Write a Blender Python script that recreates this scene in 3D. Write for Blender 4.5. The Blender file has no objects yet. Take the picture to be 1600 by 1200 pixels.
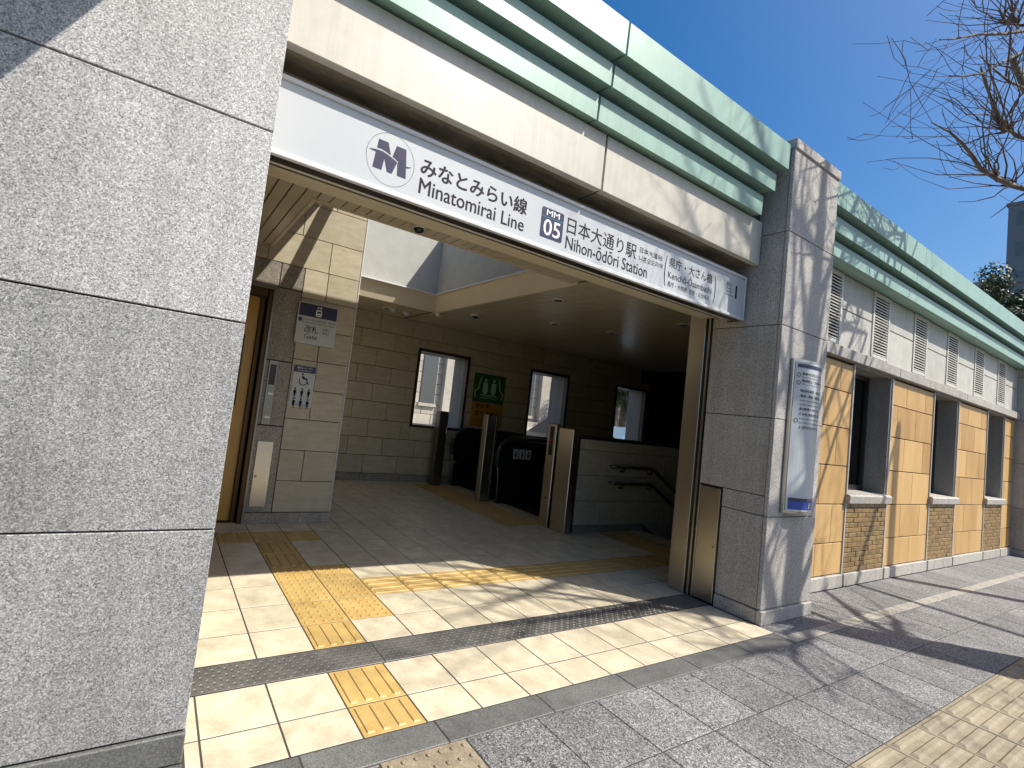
import bpy, math, random
from mathutils import Vector, Matrix
random.seed(11)
sc = bpy.context.scene
col = sc.collection
R = math.radians

# ------------------------------------------------------------------ camera
cam = bpy.data.cameras.new('camera')
cam.sensor_fit = 'HORIZONTAL'; cam.sensor_width = 36.0
cam.lens = 732.99 / 1600 * 36.0
cam.shift_x = (800 - 652.6) / 1600
cam.shift_y = -(600 - 580.45) / 1600
cam.clip_start = 0.05; cam.clip_end = 3000
camo = bpy.data.objects.new('camera', cam); col.objects.link(camo)
camo.location = (-0.62776, -1.75966, 1.38153)
camo.rotation_euler = (R(93.5563), R(-7.0863), R(-29.1513))
sc.camera = camo

# ------------------------------------------------------------------ sky, sun, exposure
LIGHT = Vector((-0.571, 0.575, -1.0))            # direction the sunlight travels
ELEV = math.atan2(1.0, math.hypot(0.571, 0.575))
world = bpy.data.worlds.new('World'); sc.world = world; world.use_nodes = True
wn = world.node_tree.nodes; wl = world.node_tree.links
bg = wn['Background']
sky = wn.new('ShaderNodeTexSky'); sky.sky_type = 'NISHITA'; sky.sun_disc = False
sky.sun_elevation = ELEV; sky.sun_rotation = R(135)
sky.air_density = 1.0; sky.dust_density = 2.5; sky.ozone_density = 2.0
bg.inputs['Strength'].default_value = 0.105
hs = wn.new('ShaderNodeHueSaturation'); hs.inputs['Saturation'].default_value = 1.6
wl.new(sky.outputs[0], hs.inputs['Color']); wl.new(hs.outputs[0], bg.inputs['Color'])
sun = bpy.data.lights.new('sun', 'SUN'); sun.energy = 5.0; sun.angle = R(0.53); sun.color = (1.0, 0.95, 0.86)
suno = bpy.data.objects.new('sun', sun); col.objects.link(suno)
suno.rotation_euler = LIGHT.to_track_quat('-Z', 'Y').to_euler()
suno.location = (8, -8, 14)
sc.view_settings.view_transform = 'Standard'; sc.view_settings.look = 'None'
sc.view_settings.gamma = 1.0; sc.view_settings.use_curve_mapping = False
sc.view_settings.exposure = 0.48
sc.render.engine = 'CYCLES'
sc.cycles.use_denoising = True
sc.cycles.max_bounces = 8; sc.cycles.diffuse_bounces = 4; sc.cycles.glossy_bounces = 3
sc.cycles.transparent_max_bounces = 12; sc.cycles.transmission_bounces = 4
sc.cycles.sample_clamp_indirect = 6.0
sc.cycles.caustics_reflective = False; sc.cycles.caustics_refractive = False

# ------------------------------------------------------------------ materials
def new_mat(name):
    m = bpy.data.materials.new(name); m.use_nodes = True
    nt = m.node_tree
    return m, nt.nodes, nt.links, nt.nodes['Principled BSDF']

def coords(n, l, rnd=True):
    tc = n.new('ShaderNodeTexCoord')
    if not rnd: return tc.outputs['Object'], None
    oi = n.new('ShaderNodeObjectInfo')
    mul = n.new('ShaderNodeMath'); mul.operation = 'MULTIPLY'; mul.inputs[1].default_value = 37.0
    l.new(oi.outputs['Random'], mul.inputs[0])
    ad = n.new('ShaderNodeVectorMath'); ad.operation = 'ADD'
    l.new(tc.outputs['Object'], ad.inputs[0]); l.new(mul.outputs[0], ad.inputs[1])
    return ad.outputs[0], oi.outputs['Random']

def noise(n, l, vec, scale, detail=3.0, rough=0.6):
    t = n.new('ShaderNodeTexNoise'); t.inputs['Scale'].default_value = scale
    t.inputs['Detail'].default_value = detail; t.inputs['Roughness'].default_value = rough
    l.new(vec, t.inputs['Vector']); return t.outputs['Fac']

def ramp(n, l, fac, stops):
    r = n.new('ShaderNodeValToRGB'); e = r.color_ramp.elements
    while len(e) < len(stops): e.new(0.5)
    for k, (p, c) in enumerate(stops):
        e[k].position = p; e[k].color = (c[0], c[1], c[2], 1) if len(c) == 3 else c
    l.new(fac, r.inputs[0]); return r.outputs[0]

def mixc(n, l, fac, a, b, mode='MIX'):
    m = n.new('ShaderNodeMix'); m.data_type = 'RGBA'; m.blend_type = mode
    for s, v in ((0, fac), (6, a), (7, b)):
        if isinstance(v, (int, float)): m.inputs[s].default_value = v
        elif isinstance(v, tuple): m.inputs[s].default_value = (*v, 1)
        else: l.new(v, m.inputs[s])
    return m.outputs[2]

def remap(n, l, v, a, b):
    m = n.new('ShaderNodeMapRange'); m.inputs[3].default_value = a; m.inputs[4].default_value = b
    l.new(v, m.inputs[0]); return m.outputs[0]

def val2col(n, l, v):
    c = n.new('ShaderNodeCombineColor')
    for k in range(3): l.new(v, c.inputs[k])
    return c.outputs[0]

def bump(n, l, bsdf, h, strength, dist=0.002):
    b = n.new('ShaderNodeBump'); b.inputs['Strength'].default_value = strength; b.inputs['Distance'].default_value = dist
    l.new(h, b.inputs['Height']); l.new(b.outputs[0], bsdf.inputs['Normal'])

def granite(name, lo, mid, hi, scale=120.0, rough=0.55, var=0.12, stain=0.25, bumps=0.15, streak=0.8, spots=False):
    m, n, l, b = new_mat(name)
    v, rnd = coords(n, l)
    vo = n.new('ShaderNodeTexVoronoi'); vo.inputs['Scale'].default_value = scale
    wv = n.new('ShaderNodeTexNoise'); wv.inputs['Scale'].default_value = scale*.9; wv.inputs['Detail'].default_value = 2
    l.new(v, wv.inputs['Vector'])
    dv = n.new('ShaderNodeVectorMath'); dv.operation = 'MULTIPLY_ADD'
    l.new(wv.outputs['Color'], dv.inputs[0]); dv.inputs[1].default_value = (0.6/scale,)*3; l.new(v, dv.inputs[2])
    l.new(dv.outputs[0], vo.inputs['Vector'])
    sep = n.new('ShaderNodeSeparateColor'); l.new(vo.outputs['Color'], sep.inputs[0]); g = sep.outputs[0]
    c = ramp(n, l, g, [(0.05, lo), (0.32, mid), (0.62, mid), (0.95, hi)])
    f2 = noise(n, l, v, scale*2.2, 2, 0.7)
    c = mixc(n, l, 0.7, c, ramp(n, l, f2, [(0.3, (0.62,)*3), (0.7, (1.3,)*3)]), 'MULTIPLY')
    tc2 = n.new('ShaderNodeMapping'); tc2.inputs['Scale'].default_value = (7, 7, 0.45); l.new(v, tc2.inputs['Vector'])
    stq = noise(n, l, tc2.outputs[0], 1.5, 4, 0.6)
    c = mixc(n, l, streak, c, ramp(n, l, stq, [(0.3, (0.80,)*3), (0.6, (1.04,)*3)]), 'MULTIPLY')
    if spots:
        gv = n.new('ShaderNodeTexVoronoi'); gv.inputs['Scale'].default_value = 5.5; l.new(v, gv.inputs['Vector'])
        c = mixc(n, l, 1.0, c, ramp(n, l, gv.outputs['Distance'], [(0.07, (0.45,)*3), (0.11, (1.0,)*3)]), 'MULTIPLY')
    s = noise(n, l, v, 1.7, 5, 0.65)
    sr = ramp(n, l, s, [(0.3, (1 - stain,) * 3), (0.65, (1.05,) * 3)])
    c = mixc(n, l, 1.0, c, sr, 'MULTIPLY')
    rv = val2col(n, l, remap(n, l, rnd, 1 - var, 1 + var))
    c = mixc(n, l, 1.0, c, rv, 'MULTIPLY')
    l.new(c, b.inputs['Base Color']); b.inputs['Roughness'].default_value = rough
    bump(n, l, b, g, bumps, 0.0015)
    return m

def mottled(name, a, c2, scale=9.0, rough=0.45, var=0.06, fine=0.0, spec=0.5, bumps=0.0, streak=None, tint=None, dirt=0.0, drip=0.0):
    m, n, l, b = new_mat(name)
    v, rnd = coords(n, l)
    if streak:
        mp = n.new('ShaderNodeMapping'); mp.inputs['Scale'].default_value = streak
        l.new(v, mp.inputs['Vector']); v2 = mp.outputs[0]
    else: v2 = v
    g = noise(n, l, v2, scale, 6, 0.65)
    c = ramp(n, l, g, [(0.32, a), (0.68, c2)])
    if fine:
        f = noise(n, l, v, 160, 2, 0.6)
        fr = ramp(n, l, f, [(0.3, (1 - fine,) * 3), (0.7, (1 + fine * .4,) * 3)])
        c = mixc(n, l, 1.0, c, fr, 'MULTIPLY')
    if drip:
        m2 = n.new('ShaderNodeMapping'); m2.inputs['Scale'].default_value = (16, 1, 0.8); l.new(v, m2.inputs['Vector'])
        d2 = noise(n, l, m2.outputs[0], 1.6, 5, 0.65)
        c = mixc(n, l, 1.0, c, ramp(n, l, d2, [(0.34, (1-drip, 1-drip, 1-drip*1.05)), (0.56, (1.0,)*3)]), 'MULTIPLY')
    if dirt:
        d = noise(n, l, v, 3.2, 7, 0.75)
        dr = ramp(n, l, d, [(0.28, (1 - dirt,) * 3), (0.52, (1.0,) * 3)])
        c = mixc(n, l, 1.0, c, dr, 'MULTIPLY')
    rv = val2col(n, l, remap(n, l, rnd, 1 - var, 1 + var))
    c = mixc(n, l, 1.0, c, rv, 'MULTIPLY')
    if tint:
        c = mixc(n, l, remap(n, l, rnd, 0.0, 0.5), c, tint)
    l.new(c, b.inputs['Base Color']); b.inputs['Roughness'].default_value = rough
    b.inputs['Specular IOR Level'].default_value = spec
    if bumps: bump(n, l, b, g, bumps, 0.002)
    return m

def plain(name, c, rough=0.5, metal=0.0, spec=0.5):
    m, n, l, b = new_mat(name)
    v, rnd = coords(n, l)
    g = noise(n, l, v, 6, 5, 0.6)
    cc = ramp(n, l, g, [(0.25, tuple(x * 0.93 for x in c)), (0.75, tuple(min(1, x * 1.04) for x in c))])
    l.new(cc, b.inputs['Base Color'])
    b.inputs['Roughness'].default_value = rough; b.inputs['Metallic'].default_value = metal
    b.inputs['Specular IOR Level'].default_value = spec
    return m

def brushed(name, c, rough=0.3):
    m, n, l, b = new_mat(name)
    v, rnd = coords(n, l)
    mp = n.new('ShaderNodeMapping'); mp.inputs['Scale'].default_value = (8, 8, 220)
    l.new(v, mp.inputs['Vector'])
    g = noise(n, l, mp.outputs[0], 4, 4, 0.6)
    cc = ramp(n, l, g, [(0.3, tuple(x * 0.88 for x in c)), (0.7, c)])
    l.new(cc, b.inputs['Base Color']); b.inputs['Metallic'].default_value = 1.0
    r = n.new('ShaderNodeMapRange'); r.inputs[3].default_value = rough - 0.06; r.inputs[4].default_value = rough + 0.1
    l.new(g, r.inputs[0]); l.new(r.outputs[0], b.inputs['Roughness'])
    return m

def glass(name, tint=(1, 1, 1), refl=0.12):
    m = bpy.data.materials.new(name); m.use_nodes = True
    n = m.node_tree.nodes; l = m.node_tree.links
    n.remove(n['Principled BSDF'])
    t = n.new('ShaderNodeBsdfTransparent'); t.inputs[0].default_value = (*tint, 1)
    g = n.new('ShaderNodeBsdfGlossy'); g.inputs['Roughness'].default_value = 0.02
    lw = n.new('ShaderNodeLayerWeight'); lw.inputs[0].default_value = 0.5
    pw = n.new('ShaderNodeMath'); pw.operation = 'POWER'; pw.inputs[1].default_value = 4.0; l.new(lw.outputs['Facing'], pw.inputs[0])
    fr = n.new('ShaderNodeMath'); fr.operation = 'MULTIPLY_ADD'; fr.inputs[1].default_value = 0.5; fr.inputs[2].default_value = 0.03; l.new(pw.outputs[0], fr.inputs[0])
    mx = n.new('ShaderNodeMixShader')
    l.new(fr.outputs[0], mx.inputs[0]); l.new(t.outputs[0], mx.inputs[1]); l.new(g.outputs[0], mx.inputs[2])
    l.new(mx.outputs[0], n['Material Output'].inputs['Surface'])
    return m

M = {}
M['granite'] = granite('light_granite', (0.17, 0.17, 0.168), (0.42, 0.415, 0.405), (0.73, 0.72, 0.70), 265, 0.55, 0.05, 0.14)
M['granite_grey'] = granite('weathered_granite', (0.13, 0.13, 0.128), (0.30, 0.30, 0.293), (0.55, 0.545, 0.53), 265, 0.55, 0.05, 0.2)
M['granite_fine'] = granite('fine_granite', (0.20, 0.185, 0.165), (0.43, 0.405, 0.365), (0.64, 0.61, 0.56), 250, 0.6, 0.07, 0.18, 0.08)
M['granite_dark'] = granite('dark_granite', (0.09, 0.09, 0.086), (0.135, 0.137, 0.13), (0.195, 0.195, 0.187), 220, 0.6, 0.10, 0.3)
M['granite_brown'] = granite('brown_granite', (0.12, 0.105, 0.08), (0.29, 0.26, 0.21), (0.46, 0.42, 0.35), 170, 0.35, 0.08, 0.2, 0.05)
M['paver'] = granite('grey_paver_granite', (0.035, 0.035, 0.037), (0.165, 0.165, 0.165), (0.40, 0.395, 0.39), 190, 0.75, 0.13, 0.3, 0.5, 0.0, True)
M['paver_beige'] = granite('beige_paver_granite', (0.19, 0.18, 0.165), (0.33, 0.31, 0.275), (0.46, 0.43, 0.38), 110, 0.75, 0.08, 0.15, 0.3)
M['joint'] = plain('dark_joint', (0.035, 0.03, 0.03), 0.9)
M['grout'] = plain('grey_grout', (0.055, 0.05, 0.042), 0.9)
M['tile'] = mottled('cream_floor_tile', (0.50, 0.43, 0.305), (0.70, 0.625, 0.47), 7.5, 0.42, 0.05, 0.12, 0.4, 0.05, None, None, 0.16)
M['tactile'] = mottled('yellow_tactile', (0.48, 0.32, 0.105), (0.58, 0.40, 0.15), 9, 0.5, 0.05, 0.10, 0.4, 0, None, None, 0.25)
M['tactile_tan'] = mottled('tan_tactile', (0.24, 0.20, 0.14), (0.345, 0.295, 0.21), 8, 0.7, 0.06, 0.2, 0.3, 0.1, None, None, 0.3)
M['tactile_brown'] = mottled('weathered_brown_tactile', (0.23, 0.185, 0.125), (0.36, 0.30, 0.215), 12, 0.75, 0.05, 0.3, 0.3, 0.2, None, None, 0.3)
M['block'] = mottled('beige_stone_block', (0.42, 0.365, 0.26), (0.54, 0.48, 0.355), 6, 0.4, 0.07, 0.08, 0.4, 0.04, (1, 1, 3))
M['orange'] = mottled('orange_sandstone_panel', (0.45, 0.255, 0.092), (0.60, 0.375, 0.145), 3.5, 0.5, 0.15, 0.07, 0.35, 0.05, (1, 1, 0.35), (0.58, 0.40, 0.185))
M['brick'] = mottled('brown_glazed_brick', (0.15, 0.088, 0.028), (0.40, 0.265, 0.10), 14, 0.5, 0.30, 0.2, 0.5, 0.2, None, (0.17, 0.10, 0.035))
M['mortar'] = plain('brown_mortar', (0.075, 0.055, 0.035), 0.9)
M['green'] = mottled('green_painted_metal', (0.30, 0.47, 0.39), (0.345, 0.52, 0.44), 2.2, 0.42, 0.04, 0.02, 0.5, 0, None, None, 0.12, 0.10)
M['green_dark'] = plain('dark_green_gap', (0.02, 0.03, 0.027), 0.8)
M['beige_metal'] = mottled('cream_metal_panel', (0.56, 0.53, 0.44), (0.62, 0.59, 0.50), 1.6, 0.4, 0.03, 0.02, 0.5, 0, None, None, 0.12, 0.08)
M['frieze'] = mottled('pale_stone_panel', (0.48, 0.465, 0.42), (0.58, 0.565, 0.515), 4, 0.55, 0.05, 0.06, 0.4, 0, None, None, 0.16, 0.10)
M['louver'] = mottled('pale_louver_metal', (0.55, 0.535, 0.48), (0.62, 0.60, 0.55), 4, 0.45, 0.03, 0.02, 0.5, 0)
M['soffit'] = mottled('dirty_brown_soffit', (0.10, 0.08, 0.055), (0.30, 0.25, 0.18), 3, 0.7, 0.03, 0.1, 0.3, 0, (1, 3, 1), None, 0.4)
M['slat'] = mottled('cream_ceiling_slat', (0.54, 0.475, 0.335), (0.60, 0.53, 0.39), 2, 0.22, 0.02, 0.0, 0.5)
M['coffer'] = mottled('cream_coffer_panel', (0.60, 0.53, 0.37), (0.64, 0.57, 0.41), 2, 0.35, 0.01)
M['plaster'] = mottled('white_roughcast', (0.42, 0.425, 0.39), (0.48, 0.485, 0.45), 5, 0.8, 0.02, 0.06, 0.3, 0.1)
M['sign_white'] = mottled('white_sign_sheet', (0.51, 0.53, 0.54), (0.545, 0.565, 0.575), 1.2, 0.35, 0.0, 0.0, 0.5, 0, None, None, 0.03)
M['sign_frame'] = plain('pale_sign_frame', (0.66, 0.66, 0.66), 0.4)
M['navy'] = plain('navy_print', (0.022, 0.024, 0.075), 0.4)
M['logo'] = plain('indigo_print', (0.032, 0.028, 0.075), 0.6, 0, .3)
M['blue'] = plain('blue_print', (0.02, 0.06, 0.33), 0.4)
M['ink'] = plain('dark_print', (0.022, 0.018, 0.022), 0.7, 0, .2)
M['white_ink'] = plain('white_print', (0.80, 0.80, 0.80), 0.5)
M['teal_ink'] = plain('teal_print', (0.02, 0.22, 0.30), 0.5)
M['wave'] = plain('pale_green_print', (0.52, 0.62, 0.56), 0.5)
M['steel'] = brushed('brushed_steel', (0.56, 0.525, 0.455), 0.28)
M['steel_dark'] = brushed('dark_brushed_steel', (0.25, 0.235, 0.21), 0.33)
M['bronze'] = brushed('bronze_door_frame', (0.10, 0.065, 0.035), 0.45)
M['door'] = mottled('ochre_elevator_door', (0.50, 0.27, 0.05), (0.55, 0.31, 0.07), 2, 0.35, 0.0)
M['black'] = plain('black_plastic', (0.012, 0.012, 0.014), 0.25)
M['rubber'] = plain('black_rubber', (0.015, 0.015, 0.016), 0.45)
M['plate'] = mottled('worn_checker_plate', (0.07, 0.068, 0.062), (0.15, 0.145, 0.135), 5, 0.38, 0.03, 0.1, 0.8)
M['plate_bump'] = brushed('worn_bump_steel', (0.30, 0.285, 0.265), 0.5)
M['frame_dark'] = plain('dark_bronze_window_frame', (0.025, 0.022, 0.02), 0.35)
M['reveal'] = granite('grey_reveal_granite', (0.20, 0.185, 0.155), (0.31, 0.29, 0.25), (0.42, 0.395, 0.345), 220, 0.6, 0.05, 0.15, 0.05)
M['strip'] = plain('grey_metal_strip', (0.50, 0.48, 0.45), 0.45)
M['glass'] = glass('clear_glass')
M['glass_tint'] = glass('tinted_glass', (0.22, 0.23, 0.23))
M['poster_green'] = plain('green_poster_print', (0.02, 0.10, 0.045), 0.4)
M['poster_yellow'] = plain('orange_poster_print', (0.42, 0.22, 0.02), 0.4)
M['poster_line'] = plain('pale_green_line', (0.42, 0.60, 0.42), 0.5)
M['red_led'] = plain('red_display', (0.35, 0.02, 0.02), 0.4)
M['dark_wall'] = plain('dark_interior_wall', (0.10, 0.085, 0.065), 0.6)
M['roof'] = plain('grey_roof_membrane', (0.24, 0.24, 0.24), 0.8)
M['asphalt'] = granite('asphalt', (0.03, 0.03, 0.032), (0.055, 0.055, 0.058), (0.10, 0.10, 0.10), 60, 0.85, 0.0, 0.2, 0.3)
M['bark'] = mottled('grey_brown_bark', (0.10, 0.075, 0.055), (0.26, 0.21, 0.16), 7, 0.85, 0.04, 0.3, 0.2, 0.6, (1, 1, 0.25))
M['twig'] = mottled('twig_bark', (0.10, 0.065, 0.055), (0.20, 0.15, 0.12), 8, 0.8, 0.04, 0.1, 0.2, 0.2)
M['leaf'] = mottled('evergreen_leaf', (0.035, 0.055, 0.02), (0.09, 0.12, 0.04), 1.5, 0.5, 0.1)
M['tower'] = plain('dark_grey_tower_cladding', (0.34, 0.32, 0.30), 0.7)
M['tower_glass'] = plain('tower_window', (0.26, 0.25, 0.24), 0.5)
M['stone_far'] = mottled('pale_limestone', (0.36, 0.33, 0.275), (0.50, 0.46, 0.39), 1.5, 0.7, 0.05, 0.05)
M['far_glass'] = plain('far_window_glass', (0.09, 0.10, 0.11), 0.1)
M['car_dark'] = plain('black_car_paint', (0.012, 0.013, 0.016), 0.35, 0, .25)
M['car_blue'] = plain('pale_blue_car_paint', (0.22, 0.34, 0.42), 0.15)
M['pole'] = plain('grey_painted_pole', (0.20, 0.19, 0.18), 0.5)
M['road_paint'] = plain('white_road_paint', (0.7, 0.7, 0.68), 0.7)

# ------------------------------------------------------------------ mesh helpers
WL = {}          # world location of every object

def link(o, parent, loc):
    col.objects.link(o)
    loc = Vector(loc); WL[o.name] = loc
    if parent is not None:
        o.parent = parent; o.location = loc - WL[parent.name]
    else: o.location = loc
    return o

def tag(o, label=None, cat=None, group=None, kind=None):
    if label: o['label'] = label
    if cat: o['category'] = cat
    if group: o['group'] = group
    if kind: o['kind'] = kind
    return o

def thing(name, loc, label, cat, group=None):
    o = bpy.data.objects.new(name, None); o.empty_display_size = 0.1
    link(o, None, loc); return tag(o, label, cat, group)

class MB:
    def __init__(s): s.v = []; s.f = []; s.sm = []
    def add(s, vs, fs, smooth=False):
        k = len(s.v); s.v += [tuple(p) for p in vs]
        for f in fs: s.f.append(tuple(i + k for i in f)); s.sm.append(smooth)
        return s
    def box(s, x0, x1, y0, y1, z0, z1):
        return s.add([(x0,y0,z0),(x1,y0,z0),(x1,y1,z0),(x0,y1,z0),(x0,y0,z1),(x1,y0,z1),(x1,y1,z1),(x0,y1,z1)],
                     [(0,3,2,1),(4,5,6,7),(0,1,5,4),(1,2,6,5),(2,3,7,6),(3,0,4,7)])
    def cbox(s, x0, x1, y0, y1, z0, z1, b=0.004):
        c = ((x0+x1)/2, (y0+y1)/2, (z0+z1)/2); h = (abs(x1-x0)/2, abs(y1-y0)/2, abs(z1-z0)/2)
        b = min(b, h[0]*.45, h[1]*.45, h[2]*.45); vs = []; ix = {}
        for sx in (-1, 1):
            for sy in (-1, 1):
                for sz in (-1, 1):
                    for a in range(3):
                        d = [h[0]*sx, h[1]*sy, h[2]*sz]
                        for q, sg in enumerate((sx, sy, sz)):
                            if q != a: d[q] -= b*sg
                        ix[(sx,sy,sz,a)] = len(vs); vs.append((c[0]+d[0], c[1]+d[1], c[2]+d[2]))
        fs = []
        def quad(l, n):
            p = [Vector(vs[i]) for i in l]; nn = (p[1]-p[0]).cross(p[2]-p[0])
            fs.append(tuple(l) if nn.dot(n) > 0 else tuple(reversed(l)))
        for a in range(3):
            u, w = [(1,2),(0,2),(0,1)][a]
            for sg in (-1, 1):
                l = []
                for su, sw in ((-1,-1),(1,-1),(1,1),(-1,1)):
                    k = [0,0,0]; k[a] = sg; k[u] = su; k[w] = sw; l.append(ix[(*k, a)])
                n = Vector((0,0,0)); n[a] = sg; quad(l, n)
        for a in range(3):                # edges running along axis a
            u, w = [(1,2),(0,2),(0,1)][a]
            for su in (-1, 1):
                for sw in (-1, 1):
                    k0 = [0,0,0]; k0[a] = -1; k0[u] = su; k0[w] = sw; k1 = list(k0); k1[a] = 1
                    n = Vector((0,0,0)); n[u] = su; n[w] = sw
                    quad([ix[(*k0,u)], ix[(*k1,u)], ix[(*k1,w)], ix[(*k0,w)]], n)
        for sx in (-1, 1):
            for sy in (-1, 1):
                for sz in (-1, 1): quad([ix[(sx,sy,sz,a)] for a in range(3)], Vector((sx,sy,sz)))
        return s.add(vs, fs)
    def prism(s, poly, axis, a, b):       # extrude a 2D polygon along an axis
        def P(u, w, t): return {'x': (t,u,w), 'y': (u,t,w), 'z': (u,w,t)}[axis]
        n = len(poly); vs = [P(u,w,a) for u,w in poly] + [P(u,w,b) for u,w in poly]
        fs = [tuple(range(n)), tuple(range(2*n-1, n-1, -1))] + [(i, (i+n), (i+1)%n+n, (i+1)%n) for i in range(n)]
        return s.add(vs, fs)
    def tube(s, pts, rad, n=8, cap=True, smooth=True):
        pts = [Vector(p) for p in pts]
        if isinstance(rad, (int, float)): rad = [rad]*len(pts)
        k0 = len(s.v); up = None
        for i, p in enumerate(pts):
            t = (pts[min(i+1, len(pts)-1)] - pts[max(i-1, 0)])
            t = t.normalized() if t.length > 1e-9 else Vector((0,0,1))
            if up is None: up = Vector((0,0,1)) if abs(t.z) < .9 else Vector((1,0,0))
            a = t.cross(up); a.normalize(); b = a.cross(t); up = b
            for j in range(n):
                q = 2*math.pi*j/n; s.v.append(tuple(p + (a*math.cos(q) + b*math.sin(q))*rad[i]))
        for i in range(len(pts)-1):
            for j in range(n):
                s.f.append((k0+i*n+j, k0+i*n+(j+1)%n, k0+(i+1)*n+(j+1)%n, k0+(i+1)*n+j)); s.sm.append(smooth)
        if cap:
            s.f.append(tuple(k0+j for j in range(n-1,-1,-1))); s.sm.append(False)
            e = k0+(len(pts)-1)*n; s.f.append(tuple(e+j for j in range(n))); s.sm.append(False)
        return s
    def lathe(s, prof, cx, cy, n=16, smooth=True):
        k0 = len(s.v)
        for r, z in prof:
            for j in range(n):
                q = 2*math.pi*j/n; s.v.append((cx+r*math.cos(q), cy+r*math.sin(q), z))
        for i in range(len(prof)-1):
            for j in range(n):
                s.f.append((k0+i*n+j, k0+i*n+(j+1)%n, k0+(i+1)*n+(j+1)%n, k0+(i+1)*n+j)); s.sm.append(smooth)
        s.f.append(tuple(k0+j for j in range(n-1,-1,-1))); s.sm.append(False)
        e = k0+(len(prof)-1)*n; s.f.append(tuple(e+j for j in range(n))); s.sm.append(False)
        return s
    def build(s, name, mat, parent=None, base=False):
        xs = [p[0] for p in s.v]; ys = [p[1] for p in s.v]; zs = [p[2] for p in s.v]
        c = ((min(xs)+max(xs))/2, (min(ys)+max(ys))/2, min(zs) if base else (min(zs)+max(zs))/2)
        me = bpy.data.meshes.new(name)
        me.from_pydata([(p[0]-c[0], p[1]-c[1], p[2]-c[2]) for p in s.v], [], s.f)
        me.polygons.foreach_set('use_smooth', s.sm); me.update()
        me.materials.append(M[mat] if isinstance(mat, str) else mat)
        o = bpy.data.objects.new(name, me)
        return link(o, parent, c)

CACHE = {}
def piece(name, mat, parent, x0, x1, y0, y1, z0, z1, b=0.004):
    """one bevelled slab; alike slabs share mesh data"""
    d = (round(x1-x0, 3), round(y1-y0, 3), round(z1-z0, 3)); k = (d, mat, b)
    if k not in CACHE:
        q = MB().cbox(-d[0]/2, d[0]/2, -d[1]/2, d[1]/2, -d[2]/2, d[2]/2, b)
        me = bpy.data.meshes.new(name); me.from_pydata(q.v, [], q.f); me.update(); me.materials.append(M[mat]); CACHE[k] = me
    o = bpy.data.objects.new(name, CACHE[k])
    return link(o, parent, ((x0+x1)/2, (y0+y1)/2, (z0+z1)/2))

def shared(name, key, maker, mat, parent, loc, rz=0.0):
    if key not in CACHE:
        q = maker(); me = bpy.data.meshes.new(name); me.from_pydata(q.v, [], q.f)
        me.polygons.foreach_set('use_smooth', q.sm); me.update(); me.materials.append(M[mat]); CACHE[key] = me
    o = bpy.data.objects.new(name, CACHE[key]); link(o, parent, loc); o.rotation_euler.z = rz
    return o

def text(name, body, x0, x1, z0, z1, y, mat, parent, bold=0.0, depth=0.0012, keep=False):
    """lettering fitted into a box of the X-Z plane, facing -Y; bold thickens the strokes"""
    c = bpy.data.curves.new(name, 'FONT'); c.body = body; c.resolution_u = 3
    o = bpy.data.objects.new(name, c); col.objects.link(o)
    dg = bpy.context.evaluated_depsgraph_get(); dg.update()
    src = bpy.data.meshes.new_from_object(o.evaluated_get(dg))
    bpy.data.objects.remove(o); bpy.data.curves.remove(c)
    vs = [v.co.copy() for v in src.vertices]; fs = [tuple(p.vertices) for p in src.polygons]
    bpy.data.meshes.remove(src)
    ax = min(v.x for v in vs)-bold; bx = max(v.x for v in vs)+bold; az = min(v.y for v in vs)-bold*.7; bz = max(v.y for v in vs)+bold*.7
    sx = (x1-x0)/(bx-ax); sz = (z1-z0)/(bz-az)
    cx = (x0+x1)/2; cz = (z0+z1)/2
    sh_ = [(0, 0)] if not bold else [(0, 0), (bold, 0), (-bold, 0), (0, bold*.7), (0, -bold*.7)]
    nv = []; nf = []
    for k, (dx, dz) in enumerate(sh_):
        b0 = len(nv)
        nv += [((v.x+dx-(ax+bx)/2)*sx, .00012*k, (v.y+dz-(az+bz)/2)*sz) for v in vs]
        nf += [tuple(q+b0 for q in f) for f in fs]
    me = bpy.data.meshes.new(name); me.from_pydata(nv, [], nf); me.materials.append(M[mat]); me.update()
    t = bpy.data.objects.new(name, me)
    return link(t, parent, (cx, y-depth, cz))

def flat(name, poly, y, mat, parent, t=0.0015):
    """thin printed shape: polygon in X-Z, front face at y-t"""
    return MB().prism([(a, b) for a, b in poly], 'y', y, y-t).build(name, mat, parent)

def rect(x0, x1, z0, z1): return [(x0,z0),(x1,z0),(x1,z1),(x0,z1)]
def circ(cx, cz, r, n=32, sx=1.0): return [(cx+sx*r*math.cos(2*math.pi*k/n), cz+r*math.sin(2*math.pi*k/n)) for k in range(n)]
def rrect(x0, x1, z0, z1, r, n=5):
    p = []
    for cx, cz, a in ((x1-r,z0+r,-90),(x1-r,z1-r,0),(x0+r,z1-r,90),(x0+r,z0+r,180)):
        for k in range(n+1):
            q = R(a+90*k/n); p.append((cx+r*math.cos(q), cz+r*math.sin(q)))
    return p

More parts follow.
